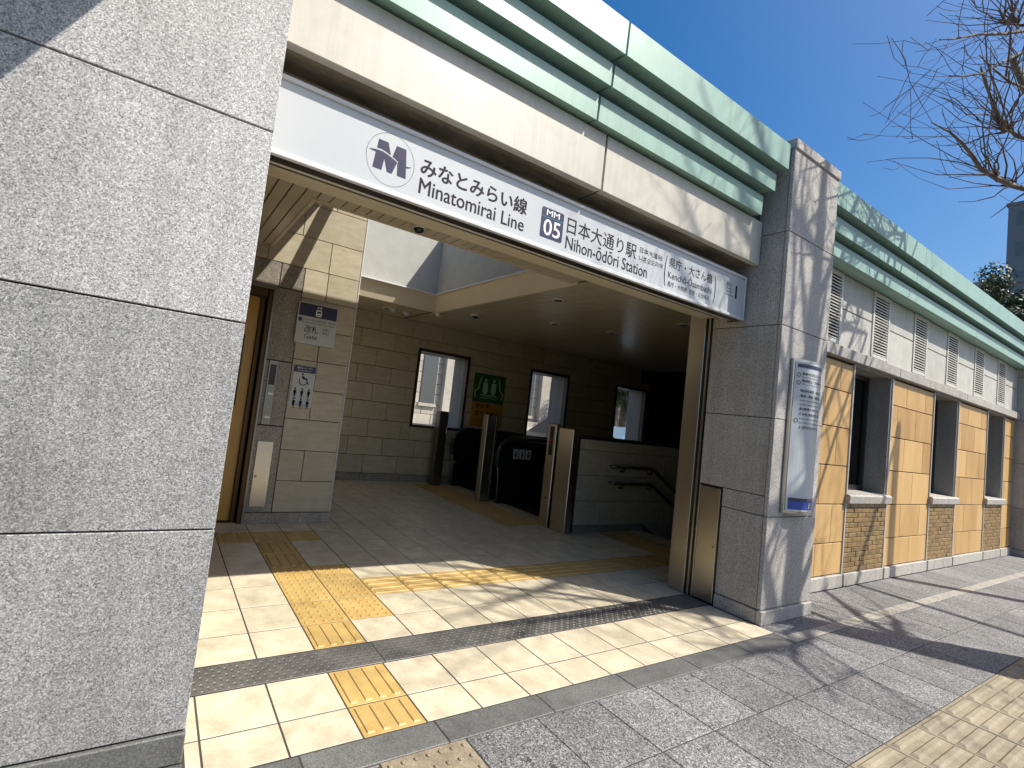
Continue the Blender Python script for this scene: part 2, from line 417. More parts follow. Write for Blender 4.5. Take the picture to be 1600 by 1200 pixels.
# ================================================================== ground
HX0, HX1, HY0, HY1 = -3.0, 14.2, 0.25, 5.85      # footprint of the building
def sheet(z, x0, x1, y0, y1, hole=None):
    m = MB()
    if hole is None: return m.add([(x0,y0,z),(x1,y0,z),(x1,y1,z),(x0,y1,z)], [(0,1,2,3)])
    a, b, c, d = hole
    for q in ((x0,x1,y0,c),(x0,x1,d,y1),(x0,a,c,d),(b,x1,c,d)):
        m.add([(q[0],q[2],z),(q[1],q[2],z),(q[1],q[3],z),(q[0],q[3],z)], [(0,1,2,3)])
    return m
g = sheet(-0.16, -900, 1500, -900, 1200, (HX0, HX1, HY0, HY1)).build('ground', 'asphalt'); tag(g, 'grey asphalt ground reaching to the horizon', None, None, 'structure')

pave = MB().box(-40, HX0, -4.6, 5.85, -0.15, -0.0035).box(HX0, HX1, -4.6, HY0+0.02, -0.15, -0.0035).box(HX1, 60, -4.6, 5.85, -0.15, -0.0035).build('pavement', 'grout')
tag(pave, 'grey granite pavement in front of the station', None, None, 'structure')
def far_pavers():
    m = MB()
    for i in range(-60, 118):
        for j in range(-7, 1):
            x = 1.104 + 0.4*i; y = -1.262 - 0.4*1 + 0.4*j
            if -1.6 < x < 13.8 and y > -2.9: continue
            m.cbox(x+.003, x+.397, y+.003, y+.397, -0.04, 0.0, 0.003)
    for i in range(32, 118):
        for y0, y1 in ((-.497,-.137),(-.862,-.497),(-.137,.26),(.26,.66),(.66,1.06)):
            x = 1.104 + 0.4*i; m.cbox(x+.003, x+.397, y0+.003, y1-.003, -0.04, 0.0, 0.003)
    return m
fp = far_pavers().build('distant_paver', 'paver', pave); fp['kind'] = 'stuff'
def paver(x0, x1, y0, y1, mat='paver'):
    dz = random.uniform(-0.0012, 0.0012)
    return piece('paver', mat, pave, x0+.0025, x1-.0025, y0+.0025, y1-.0025, -0.04+dz, 0.0+dz, 0.003)
for i in range(-7, 32):
    x = 1.104 + 0.4*i
    for y0, y1 in ((-.497,-.137),(-.862,-.497)):
        if i == -2 and y0 == -.497: continue
        paver(x, x+0.4, y0, y1, 'paver')
    for j in range(0, 3): paver(x, x+.4, -1.262-0.4*(j+1), -1.262-0.4*j)
for k in range(0, 7): paver(-1.77+.6*k, -1.17+.6*k if k < 6 else 2.43, -.137, 0, 'granite_dark') if k < 4 else None
for k in range(4, 9): paver(-1.77+.6*k, min(3.6, -1.17+.6*k), -.137, 0, 'granite_dark')
for k in range(4): piece('paver', 'granite_dark', pave, -1.96+.4*k+.0025, -1.56+.4*k-.0025, .0025, .098, -.04, 0, .003)
x = 3.6
for k in range(26):
    w = 0.4; x0 = 3.6+w*k
    if x0 > 13.6: break
    paver(x0, x0+w, -.137, -.045, 'paver_beige')
    if x0 > 4.3: paver(x0, x0+w, -.045, .37)
    else: paver(x0, x0+w, -.045, .10)
# tan guide bars along the pavement
def bars_block(w, d, nb, t=0.03, h=0.005, bw=0.5, tp=0.75, en=0.008):
    m = MB().cbox(-w/2, w/2, -d/2, d/2, -t, 0, 0.001); p = d/nb
    for k in range(nb):
        y = -d/2 + p*(k+.5)
        x0 = -w/2+.012; x1 = w/2-.012; b = p*bw/2
        m.add([(x0,y-b,-.001),(x1,y-b,-.001),(x1,y+b,-.001),(x0,y+b,-.001),(x0+en,y-b*tp,h),(x1-en,y-b*tp,h),(x1-en,y+b*tp,h),(x0+en,y+b*tp,h)],
              [(4,5,6,7),(0,1,5,4),(1,2,6,5),(2,3,7,6),(3,0,4,7)])
    return m
def dots_block(w, d, nx, ny, t=0.03, h=0.005, r=0.0125):
    m = MB().cbox(-w/2, w/2, -d/2, d/2, -t, 0, 0.001)
    for i in range(nx):
        for j in range(ny):
            x = -w/2 + w*(i+.5)/nx; y = -d/2 + d*(j+.5)/ny
            m.lathe([(r, -.001), (r*.8, h*.75), (r*.45, h)], x, y, 8)
    return m
for i in range(-8, 31):
    x = 1.104 + .4*i + .2
    shared('tactile_block', 'tanbars', lambda: bars_block(.393, .393, 6, .035, .010, .62, .45, .022), 'tactile_tan', pave, (x, -1.062, random.uniform(-.001,.001)))
shared('tactile_block', 'browndots', lambda: dots_block(.394, .354, 7, 6, .035, .006, .010), 'tactile_brown', pave, (.504, -.317, 0.0))

# road beyond the pavement and behind the building
rd = sheet(-0.15, -200, 300, -13.5, -4.7).build('road', 'asphalt'); tag(rd, 'asphalt road along the pavement', None, None, 'structure')
kb = MB()
for k in range(-40, 60): kb.cbox(k*1.0+.004, k*1.0+.996, -4.75, -4.6, -.2, 0.003, .012)
kb.build('kerb', 'granite_dark', pave)['kind'] = 'stuff'

# ================================================================== station building
B = thing('station_building', (6, 2.8, 0), 'single storey station entrance building with granite pillars and green stepped cornice', 'station')
def part(name, mb, mat): return mb.build(name, mat, B)
ZJ = [0.11, 0.82, 1.59, 2.342, 3.11, 3.87]
YF = 0.107
# --- left granite wall
lw = part('left_wall', MB().box(-3.4, -0.395, YF+.03, 0.95, 0.0, 3.86), 'joint')
xs = [-3.4, -1.9, -0.367]
for a, b in zip(ZJ[:-1], ZJ[1:]):
    for x0, x1 in zip(xs[:-1], xs[1:]):
        piece('granite_slab', 'granite' if a > 1.2 else 'granite_grey', lw, x0+.003, x1-(.003 if x1 < -.5 else 0), YF, YF+.03, a+.003, b-.003, .0025)
    piece('granite_slab', 'granite', lw, -.397, -.369, YF+.032, .68, a+.003, b-.003, .0025)
piece('plinth', 'granite_dark', lw, -3.4, -.364, YF-.008, YF+.028, 0, .105, .004)
piece('plinth', 'granite_dark', lw, -.394, -.362, YF+.03, .68, 0, .105, .004)
# --- right pillar
PX0, PX1 = 3.622, 4.43
rp = part('pillar', MB().box(PX0+.03, PX1-.03, YF+.03, 0.84, 0, 3.80), 'joint')
for a, b in zip(ZJ[:-1], ZJ[1:]):
    piece('granite_slab', 'granite_fine', rp, PX0, PX1, YF, YF+.028, a+.003, b-.003, .0025)
    if a > 0.9: piece('granite_slab', 'granite_fine', rp, PX0, PX0+.028, YF+.031, .64, a+.003, b-.003, .0025)
    elif a > .5:
        piece('granite_slab', 'granite_fine', rp, PX0, PX0+.028, YF+.031, .445, a+.003, .972, .0025)
        piece('granite_slab', 'granite_fine', rp, PX0, PX0+.028, YF+.031, .64, .978, b-.003, .0025)
    else: piece('granite_slab', 'granite_fine', rp, PX0, PX0+.028, YF+.031, .445, a+.003, b-.003, .0025)
    piece('granite_slab', 'granite_fine', rp, PX1-.028, PX1, YF+.031, .60, a+.003, b-.003, .0025)
piece('plinth', 'granite_fine', rp, PX0-.01, PX1+.01, YF-.014, YF+.027, 0, .105, .004)
piece('plinth', 'granite_fine', rp, PX0-.01, PX0+.027, YF+.029, .445, 0, .105, .004)
piece('plinth', 'granite_fine', rp, PX1-.026, PX1+.01, YF+.029, .45, 0, .105, .004)
piece('cap_stone', 'granite_fine', rp, PX0-.012, PX1+.012, YF-.012, .95, 3.80, 3.885, .006)
# shutter guide and flush steel door in the pillar's side
sg = part('shutter_guide', MB().cbox(PX0-.006, PX0+.1, .70, .845, 0.0, 2.5, .003).box(PX0+.004, PX0+.10, .663, .678, 0, 2.5), 'steel')
MB().box(PX0+.012, PX0+.09, .645, .70, 0.0, 2.5).build('shutter_groove', 'black', sg)
sd = part('steel_access_door', MB().cbox(PX0-.002, PX0+.03, .462, .625, 0.012, .957, .002), 'steel')
MB().box(PX0+.004, PX0+.03, .448, .643, 0.0, .975).build('door_gap', 'black', sd)
MB().cbox(PX0-.003, PX0+.03, .628, .640, 0.0, .968, .002).build('door_trim', 'steel', sd)
MB().tube([(PX0-.006, .485, .47), (PX0+.01, .485, .47)], .009, 10).build('door_lock', 'steel_dark', sd)
# --- end pillar far right
EX0, EX1 = 12.66, 13.5
ep = part('end_pillar', MB().box(EX0+.03, EX1-.03, YF+.03, .95, 0, 3.8), 'joint')
for a, b in zip(ZJ[:-1], ZJ[1:]):
    piece('granite_slab', 'granite_fine', ep, EX0, EX1, YF, YF+.028, a+.003, b-.003, .0025)
    piece('granite_slab', 'granite_fine', ep, EX0, EX0+.028, YF+.031, .60, a+.003, b-.003, .0025)
piece('plinth', 'granite_fine', ep, EX0-.01, EX1+.01, YF-.014, YF+.027, 0, .105, .004)
piece('plinth', 'granite_fine', ep, EX0-.01, EX0+.027, YF+.029, .45, 0, .105, .004)
# --- cornice: three stepped green tiers
cor = part('cornice', MB().box(-3.0, PX0-.02, .32, .8, 3.20, 3.78).box(PX1+.02, 13.4, .42, .8, 3.24, 3.78), 'green_dark')
def tier(x0, x1, y, z0, z1):
    # sheet-metal tier with a lip that leans back a little
    poly = [(y, z0), (y-.004, z1-.004), (y+.002, z1), (y+.45, z1), (y+.45, z0+.03), (y+.05, z0+.012)]
    MB().prism(poly, 'x', x0, x1).build('cornice_panel', 'green', cor)
TJ = [-2.9, -0.6, 1.56, PX0-.045]
for x0, x1 in zip(TJ[:-1], TJ[1:]):
    tier(x0+.009, x1-.009, .122, 3.606, 3.815)
    tier(x0+.009-(.03 if x0 > 0 else 0), x1-.009-(.055 if x1 > 3 else .03), .182, 3.425, 3.565)
    tier(x0+.009-(.06 if x0 > 0 else 0), x1-.009-(.11 if x1 > 3 else .06), .240, 3.226, 3.385)
TJ2 = [PX1+.01, 6.75, 9.35, 11.95, 13.6]
for x0, x1 in zip(TJ2[:-1], TJ2[1:]):
    tier(x0+.003, x1-.003, .122, 3.606, 3.815)
    tier(x0+.003, x1-.003, .182, 3.425, 3.565)
    tier(x0+.003, x1-.003, .240, 3.246, 3.385)
# --- cream fascia above the sign
fas = part('fascia', MB().box(-.5, PX0-.09, .33, .60, 2.865, 3.19), 'joint')
for x0, x1 in ((-.60, 1.651), (1.671, PX0-.03)):
    MB().prism([(.295,2.855),(.294,3.215),(.33,3.215),(.33,2.89),(.335,2.875),(.46,2.875),(.46,2.862),(.30,2.853)], 'x', x0, x1).build('fascia_panel', 'beige_metal', fas)
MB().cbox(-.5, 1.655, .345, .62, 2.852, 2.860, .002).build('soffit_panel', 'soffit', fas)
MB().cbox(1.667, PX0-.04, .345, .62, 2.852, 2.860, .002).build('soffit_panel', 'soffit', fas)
# header beam over the opening
hb = part('header_beam', MB().box(-.40, PX0+.02, .50, .735, 2.455, 3.6), 'coffer')
MB().cbox(-.39, PX0, .49, .60, 2.441, 2.454, .003).cbox(-.39, PX0, .625, .745, 2.441, 2.454, .003).build('header_trim', 'coffer', hb)
MB().box(-.39, PX0, .60, .625, 2.447, 2.4535).build('shutter_slot', 'frame_dark', hb)

# --- right facade
YW = 0.395
fac = part('facade_wall', MB().box(PX1-.02, 5.88, YW+.03, .72, 0, 3.6).box(6.96, 8.43, YW+.03, .72, 0, 3.6).box(9.47, 10.95, YW+.03, .72, 0, 3.6).box(11.96, 12.7, YW+.03, .72, 0, 3.6)
           .box(5.88, 6.96, YW+.03, .72, 0, .87).box(8.43, 9.47, YW+.03, .72, 0, .87).box(10.95, 11.96, YW+.03, .72, 0, .87)
           .box(5.88, 6.96, YW+.03, .72, 2.36, 3.6).box(8.43, 9.47, YW+.03, .72, 2.36, 3.6).box(10.95, 11.96, YW+.03, .72, 2.36, 3.6), 'joint')
ZR = [.135, .458, .852, 1.25, 1.648, 2.03, 2.335]
def orange_bay(x0, x1):
    w = x1 - x0
    for r, (a, b) in enumerate(zip(ZR[:-1], ZR[1:])):
        js = [x0+w*.33, x0+w*.79] if r % 2 == 1 else [x0+w*.14, x0+w*.57]
        if w < 1.2: js = [j for j in (x0+w*.62,) ] if r % 2 else [x0+w*.25]
        e = [x0] + js + [x1]
        for p, q in zip(e[:-1], e[1:]):
            piece('sandstone_panel', 'orange', fac, p+.002, q-.002, YW, YW+.028, a+.005, b-.005, .003)
bays = [(4.44, 5.868), (6.985, 8.415), (9.485, 10.935), (11.975, 12.65)]
for b_ in bays: orange_bay(*b_)
wins = [(5.885, 6.955), (8.437, 9.465), (10.957, 11.955)]
brick_sets = []
for wi, (x0, x1) in enumerate(wins):
    for xp in (x0-.014, x1+.014):
        piece('metal_strip', 'strip', fac, xp-.012, xp+.012, YW-.012, YW+.03, 0.0, 2.345, .002)
    sl = MB().prism([(YW-.045,.872),(YW-.05,.945),(YW-.035,.962),(YW+.21,.972),(YW+.21,.872)], 'x', x0-.03, x1+.05).build('window_sill', 'granite_fine', fac)
    bp = MB().box(x0, x1, YW+.012, YW+.035, .13, .87).build('brick_infill', 'mortar', fac)
    nr, nb_ = 14, 5; h = .735/nr; w = (x1-x0)/nb_
    stuff = MB()
    for r in range(nr):
        off = 0 if r % 2 == 0 else w/2
        for k in range(nb_ + (1 if off else 0)):
            a = max(x0, x0+k*w-off); c = min(x1, x0+(k+1)*w-off); z0 = .133+h*r
            pr = random.choice((-.002, 0, 0, .002, .003))
            if True: piece('brick', 'brick', bp, round(a,3)+.003, round(c,3)-.003, YW-.006-pr, YW+.02, z0+.003, z0+h-.003, .003)
            else: stuff.cbox(a+.002, c-.002, YW-.002-pr, YW+.02, z0+.002, z0+h-.002, .002)
    if stuff.v: stuff.build('brick_field', 'brick', bp)['kind'] = 'stuff'
    # recessed window
    for xa, xb, yb in ((x0-.0, x0+.025, .60), (x1-.025, x1, .60)):
        piece('window_reveal', 'reveal', fac, xa, xb, YW+.002, yb, .965, 2.355, .002)
    piece('window_reveal', 'reveal', fac, x0+.026, x1-.026, YW+.002, .60, 2.335, 2.356, .002)
    wf = MB().box(x0+.02, x0+.075, .59, .65, .97, 2.345).box(x1-.075, x1-.02, .59, .65, .97, 2.345).box(x0+.075, x1-.075, .59, .65, .97, 1.03).box(x0+.075, x1-.075, .59, .65, 2.285, 2.345).build('window', 'frame_dark', fac)
    MB().box(x0+.07, x1-.07, .615, .622, 1.025, 2.29).build('pane', 'glass_tint', wf)
for x0, x1 in [(4.43,5.868),(5.90,6.94),(6.985,8.415),(8.452,9.45),(9.485,10.935),(10.972,11.94),(11.975,12.65)]:
    piece('plinth', 'granite_fine', fac, x0+.003, x1-.003, YW-.022, YW+.03, 0, .128, .004)
# ledge above windows and frieze with louvres
for x0, x1 in ((PX1, 7.0), (7.0, 9.6), (9.6, 12.66)):
    piece('ledge', 'granite_fine', fac, x0+.003, x1-.003, YW-.055, YW+.06, 2.358, 2.472, .005)
lv = [4.98+1.283*k for k in range(7)]
for k, x0 in enumerate(lv):
    x1 = x0 + .49
    if x1 > 12.66: x1 = 12.65
    fr = MB().cbox(x0, x0+.045, YW-.01, YW+.05, 2.50, 3.25, .003).cbox(x1-.045, x1, YW-.01, YW+.05, 2.50, 3.25, .003).cbox(x0+.045, x1-.045, YW-.008, YW+.05, 2.50, 2.54, .003).cbox(x0+.045, x1-.045, YW-.008, YW+.05, 3.215, 3.25, .003).build('louvre', 'louver', fac)
    MB().box(x0+.04, x1-.04, YW+.027, YW+.045, 2.52, 3.23).build('louvre_back', 'black', fr)
    nsl = 21
    for s_ in range(nsl):
        z = 2.552 + s_*(3.205-2.552)/(nsl-1)
        key = ('slat', round(x1-x0, 3))
        def mk_slat():
            h_ = (x1-x0)/2-.046; q = MB()
            prof_ = [(-.006,-.006),(-.007,.005),(-.004,.008),(.022,.016),(.022,.012),(-.001,.003),(-.001,-.006)]
            return q.prism(prof_, 'x', -h_, h_)
        shared('louvre_slat', key, mk_slat, 'louver', fr, ((x0+x1)/2, YW, z))
fx = [PX1] + [v for x0 in lv for v in (x0, min(12.65, x0+.49))]
gaps = [(PX1+.005, lv[0])] + [(lv[k]+.49, lv[k+1]) for k in range(6)]
for a, b in gaps:
    for z0, z1 in ((2.485, 2.88), (2.892, 3.25)):
        piece('frieze_panel', 'frieze', fac, a+.006, b-.006, YW, YW+.03, z0, z1, .003)

# --- lobby shell
YB = 5.27; H = 2.725
BR = [.122+.2895*k for k in range(10)]
bwin = [(3.21, 4.26), (5.77, 6.80), (8.30, 9.35), (10.92, 11.95)]
WZ0, WZ1 = .95, 2.265
bw = MB()
e = [-3.0] + [v for w in bwin for v in w] + [13.6]
for k in range(0, len(e), 2): bw.box(e[k], e[k+1], YB+.02, YB+.42, -3.2, 3.6)
for a, b in bwin: bw.box(a, b, YB+.02, YB+.42, -3.2, WZ0); bw.box(a, b, YB+.02, YB+.42, WZ1, 3.6)
bw = part('back_wall', bw, 'joint')
for r in range(9):
    z0, z1 = BR[r], min(BR[r+1], H+.02)
    x = (2.43 if r % 2 == 0 else 2.125) - .609*3
    while x < 8.9:
        segs = [(x, x+.609)]
        for a, b in bwin:
            ns = []
            for p, q in segs:
                if z0 < WZ1-.03 and z1 > WZ0+.03:
                    if q <= a or p >= b: ns.append((p, q))
                    else:
                        if p < a-.02: ns.append((p, a))
                        if q > b+.02: ns.append((b, q))
                else: ns.append((p, q))
            segs = ns
        for p, q in segs: piece('stone_block', 'block', bw, p+.004, q-.004, YB, YB+.022, z0+.004, z1-.004, .003)
        for a, b in bwin:
            p, q = max(x, a), min(x+.609, b)
            if q-p > .03 and z0 < WZ1-.03 and z1 > WZ0+.03:
                if z1 > WZ1+.05: piece('stone_block', 'block', bw, p+.004, q-.004, YB, YB+.022, WZ1+.012, z1-.004, .003)
                if z0 < WZ0-.05: piece('stone_block', 'block', bw, p+.004, q-.004, YB, YB+.022, z0+.004, WZ0-.012, .003)
        x += .609
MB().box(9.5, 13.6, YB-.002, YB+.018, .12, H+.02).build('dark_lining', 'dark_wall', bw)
for x0 in (1.2, 2.4, 3.6, 4.8): piece('plinth', 'granite_brown', bw, x0+.003, x0+1.197, YB-.012, YB+.018, 0, .12, .003)
for a, b in bwin:
    wf = MB().box(a-.02, a+.03, YB-.012, YB+.08, WZ0-.02, WZ1+.02).box(b-.03, b+.02, YB-.012, YB+.08, WZ0-.02, WZ1+.02).box(a+.03, b-.03, YB-.012, YB+.08, WZ0-.02, WZ0+.02).box(a+.03, b-.03, YB-.012, YB+.08, WZ1-.03, WZ1+.02).build('window', 'frame_dark', bw)
    MB().box(a+.028, b-.028, YB+.03, YB+.037, WZ0+.018, WZ1-.028).build('pane', 'glass', wf)
    for xa in (a-.001, b-.03): piece('window_reveal', 'granite_fine', bw, xa, xa+.031, YB+.085, YB+.43, WZ0, WZ1, .002)
    piece('window_reveal', 'granite_fine', bw, a+.032, b-.032, YB+.085, YB+.43, WZ1-.03, WZ1+.002, .002)
    piece('window_reveal', 'granite_fine', bw, a+.032, b-.032, YB+.085, YB+.45, WZ0-.002, WZ0+.02, .002)
# elevator block with stone front
EX = 1.13; YE = 3.0
eb = MB().box(.275, EX-.02, YE+.02, YB+.1, 0, 3.86).box(-3.0, -.80, YE+.02, YB+.1, 0, 3.86).box(-.80, .275, YE+.02, YB+.1, 2.21, 3.86).box(-.80, .275, YE+.20, YE+.3, 0, 2.21)
eb = part('elevator_block', eb, 'joint')
CR = [.107, .42, .73, 1.045, 1.347, 1.65, 1.972, 2.28, 2.58, 2.905, 3.25, 3.58, 3.86]
for r, (a, b) in enumerate(zip(CR[:-1], CR[1:])):
    top = a > 2.5
    x0 = -1.0 if top else .535
    if top: js = [x0, -.15, .46, EX] if r % 2 == 1 else [x0, .15, .78, EX]
    else: js = [x0, .785, EX] if r in (1, 3, 5, 7) else ([x0, EX] if r in (0, 2, 6) else [x0, .79, EX])
    for p, q in zip(js[:-1], js[1:]): piece('stone_block', 'block', eb, p+.003, q-.003, YE, YE+.022, a+.003, b-.003, .003)
    js = [YE+.024, YE+.7, YE+1.3, YE+1.9, YB] if r % 2 else [YE+.024, YE+.4, YE+1.0, YE+1.6, YB]
    for p, q in zip(js[:-1], js[1:]): piece('stone_block', 'block', eb, EX-.022, EX, p+.003, q-.003, a+.003, b-.003, .003)
piece('lit_corner_strip', 'sign_frame', eb, EX-.001, EX+.012, YE-.004, YE+.02, .107, 3.7, .003)  # pale strip stands in for the sunlit chamfer of this corner
for x0, x1, z0, z1 in ((.275,.532,1.605,2.33),(.275,.532,.96,1.60),(.275,.532,.107,.955),(.30,.532,2.335,2.577),(-.30,.296,2.335,2.577),(-.9,-.305,2.335,2.577)):
    piece('granite_slab', 'granite_brown', eb, x0+.002, x1-.002, YE-.003, YE+.022, z0+.002, z1-.002, .003)
piece('plinth', 'granite_brown', eb, .26, EX+.012, YE-.014, YE+.018, 0, .103, .003)
piece('plinth', 'granite_brown', eb, EX-.018, EX+.012, YE+.02, YB, 0, .103, .003)
dj = MB().cbox(.215, .272, YE-.004, YE+.19, 0, 2.33, .003).cbox(-.80, .205, YE-.012, YE+.19, 2.215, 2.33, .003).cbox(.165, .204, YE+.06, YE+.19, 0, 2.215, .002).build('door_frame', 'bronze', eb)
MB().cbox(.255, .278, YE-.02, YE-.005, .0, 2.335, .002).cbox(-.8, .255, YE-.02, YE-.013, 2.29, 2.335, .002).build('frame_trim', 'steel_dark', dj)
for x0, x1 in ((-.32, .164), (-.80, -.324)):
    d_ = MB().cbox(x0, x1, YE+.10, YE+.13, .005, 2.21, .003).build('elevator_door', 'door', eb)
    xx = (x0+x1)/2+.03
    MB().cbox(xx, xx+.115, YE+.094, YE+.105, 1.12, 1.82, .003).build('door_window', 'black', d_)
sp = MB().cbox(.308, .462, YE-.012, YE-.004, .165, .80, .002).build('steel_panel', 'steel', eb)
MB().tube([(.33, YE-.016, .46), (.33, YE-.005, .46)], .014, 12).build('panel_lock', 'steel_dark', sp)

# lobby side walls, front wall inside
part('lobby_wall', MB().box(-3.0, -2.8, .95, YE+.02, 0, 3.6).box(-3.0, -.42, .74, .95, 0, 2.7), 'block')
part('stairwell_wall', MB().box(4.95, 13.4, .74, .80, -3.2, .86).box(13.3, 13.5, .8, YB, -3.2, 3.6), 'dark_wall')
# ceiling: slats
cl = part('ceiling', MB().box(-2.8, .16, .74, YE, H+.03, H+.06).box(.16, 2.80, .74, 1.57, H+.03, H+.06).box(EX, 2.88, 4.285, YB, H+.03, H+.06).box(2.88, 13.4, .74, YB, H+.03, H+.06).box(2.80, 2.88, .74, 1.57, H+.03, H+.06), 'joint')
PITCH = .0975; x = .184
k0 = -22
for k in range(k0, 96):
    a = .184 + PITCH*k; b = a + PITCH
    if a > 9.3: break
    def slat(y0, y1): piece('ceiling_slat', 'slat', cl, a+.004, b-.004, y0, y1, H, H+.02, .002)
    if b <= .20: slat(.74, YE-.003)
    elif a < 2.80:
        slat(.74, 1.585)
        if a > EX: slat(4.29, YB-.003)
    else:
        if a < 2.90: a = max(a, 2.878)
        slat(.74, YB-.003)
# coffer rim and skylight shaft
SX0, SX1, SY0, SY1 = .19, 2.79, 1.59, 4.20; RZ = 2.95
def rim(ax_, a, b, p0, p1):
    # sloped band: p0 = plane coordinate at the bottom, p1 = at the top
    t_ = .03 if p0 > 1.7 or ax_ == 'y' and p0 > 2 else -.03
    return MB().prism([(p0, H-.006), (p1, RZ), (p1+t_, RZ), (p0+t_, H-.006)], ax_, a, b)
cf = rim('y', SY0-.03, SY1+.09, SX1+.07, SX1).build('coffer_rim', 'coffer', B)
rim('x', EX, SX1+.07, SY1+.07, SY1).build('coffer_band', 'coffer', cf)
MB().box(SX0-.03, SX0, SY0, YE, H-.006, RZ).build('coffer_band', 'coffer', cf)
MB().box(SX0-.03, SX1+.03, SY0-.03, SY0, H-.006, RZ).build('coffer_band', 'coffer', cf)
MB().cbox(EX, SX1, SY1-.045, SY1+.03, RZ, RZ+.018, .003).build('rim_sill', 'sign_frame', cf)
MB().cbox(SX1-.045, SX1+.03, SY0, SY1-.046, RZ, RZ+.018, .003).build('rim_sill', 'sign_frame', cf)
RT = 3.9
sh = part('skylight_shaft', MB().box(SX1+.01, SX1+.06, SY0, SY1+.06, RZ+.019, RT).box(EX, SX1+.008, SY1+.01, SY1+.06, RZ+.019, RT).box(SX0-.06, SX0-.01, SY0, YE, RZ, RT-.2).box(SX0-.06, SX1+.06, SY0-.06, SY0-.01, RZ, RT-.2), 'plaster')
rf = part('roof', MB().box(-3.0, .92, .62, YB+.4, RT-.06, RT+.03).box(.92, SX1+.06, .62, 2.04, RT-.06, RT+.03).box(EX, SX1+.06, SY1+.06, YB+.4, RT-.06, RT+.03).box(SX1+.06, 13.5, .62, YB+.4, RT-.06, RT+.03).box(.92, EX, YE+.5, YB+.4, RT-.06, RT+.03), 'roof')
sk = MB().cbox(.92, SX1+.06, 2.02, 2.07, RT+.03, RT+.07, .004).cbox(.92, SX1+.06, SY1+.02, SY1+.06, RT+.03, RT+.07, .004).build('skylight_frame', 'sign_frame', rf)
MB().box(.92, SX1+.06, 2.03, SY1+.05, RT+.072, RT+.08).build('skylight_pane', 'glass', sk)
MB().tube([(.97, 2.05, 2.96), (.97, 2.88, 4.05)], .062, 8).build('shadow_strut', 'sign_frame', sk)  # unseen slanted bar, added to throw the dark band on the elevator front
# unseen slab added outside the frame to cast the left wall's diagonal shadow
cp = part('shadow_canopy', MB().cbox(-3.4, -.63, -.75, .10, 3.12, 3.30, .01), 'green')

# ================================================================== lobby floor
fl = MB().box(-.40, 3.64, 0.0, .72, -.3, -.0025).box(-2.8, 5.40, .72, .94, -.3, -.0025).box(-2.8, 5.40, .94, 2.36, -.3, -.0025).box(-2.8, 4.05, 2.36, YB+.02, -.3, -.0025).build('floor', 'grout')
tag(fl, 'cream tiled lobby floor', None, None, 'structure')
S = .3
R0 = .944
rows = [(0.0, .195), (.195, .47), (.682, .944)] + [(R0+S*k, R0+S*(k+1)) for k in range(14)] + [(R0+S*14, YB)]
yellow = {}
for r in range(len(rows)):
    if r in (0, 1, 2): yellow[(1, r)] = 'bary'
    if r in (3, 4, 5): yellow[(1, r)] = 'dots'; yellow[(2, r)] = 'dots'
    if r in (6, 7): yellow[(1, r)] = 'bary'
    if r == 8:
        for c in (0, 1, 2): yellow[(c, r)] = 'dots'
for c in range(3, 15): yellow[(c, 4)] = 'barx'
for r in range(9, 17):
    for c in (11, 12): yellow[(c, r)] = 'dots'
for r in range(3, 8):
    for c in (15, 16): yellow[(c, r)] = 'dots'
for c in range(-5, 18):
    for r, (y0, y1) in enumerate(rows):
        x0 = S*c; x1 = x0+S
        if y0 > 2.9 and x1 < EX+.05: continue
        if y0 < .7 and x1 < -.36: continue
        if y0 >= 2.3 and x0 > 3.95: continue
        if y0 < .65 and x0 > 3.55: continue
        if c <= -3 and y0 < .9: continue
        if x0 < -.36 < x1 and y0 < .7: x0 = -.358
        if x1 > 3.6 and y0 < .65: x1 = 3.612 if y0 > .1 else 3.6
        dz = random.uniform(-.0005, .0005)
        kd = yellow.get((c, r))
        if kd is None:
            piece('floor_tile', 'tile', fl, x0+.0038, x1-.0038, y0+.0038, y1-.0038, -.03+dz, dz, .0009)
        else:
            w = S-.007; d = y1-y0-.007; cx, cy = (x0+x1)/2, (y0+y1)/2
            if kd == 'dots': shared('tactile_block', ('yd', round(d, 3)), lambda: dots_block(w, d, 5, 5, .03, .005, .0125), 'tactile', fl, (cx, cy, dz))
            elif kd == 'barx': shared('tactile_block', ('yb', round(d, 3)), lambda: bars_block(w, d, 4, .03, .005, .5), 'tactile', fl, (cx, cy, dz))
            else:
                def mk():
                    q = bars_block(d, w, 4, .03, .005, .5); q.v = [(-y, x_, z) for x_, y, z in q.v]; return q
                shared('tactile_block', ('yby', round(d, 3)), mk, 'tactile', fl, (cx, cy, dz))
# checker plate threshold
for x0, x1 in ((-.362, .62), (.62, 1.62), (1.62, 2.62), (2.62, 3.615)):
    pl = piece('threshold_plate', 'plate', fl, x0+.002, x1-.002, .474, .678, -.03, 0.0, .002)
    m = MB(); ny = 7; nx = int((x1-x0)/.028)
    for i in range(nx):
        for j in range(ny):
            cx = x0 + (i+.5)*(x1-x0)/nx; cy = .484 + (j+.5)*.184/ny
            a = R(45) if (i+j) % 2 else R(-45); ca, sa = math.cos(a), math.sin(a); L, W = .0165, .0045
            p = [(cx+ca*L, cy+sa*L, .0002), (cx-sa*W, cy+ca*W, .0002), (cx-ca*L, cy-sa*L, .0002), (cx+sa*W, cy-ca*W, .0002), (cx+ca*L*.55, cy+sa*L*.55, .0018), (cx-ca*L*.55, cy-sa*L*.55, .0018)]
            m.add(p, [(0,1,4),(1,2,5,4),(2,3,5),(3,0,4,5)])
    m.build('tread_bump', 'plate_bump', pl)['kind'] = 'stuff'
piece('threshold_rail', 'joint', fl, -.36, 3.615, .679, .683, -.02, .001, .001)
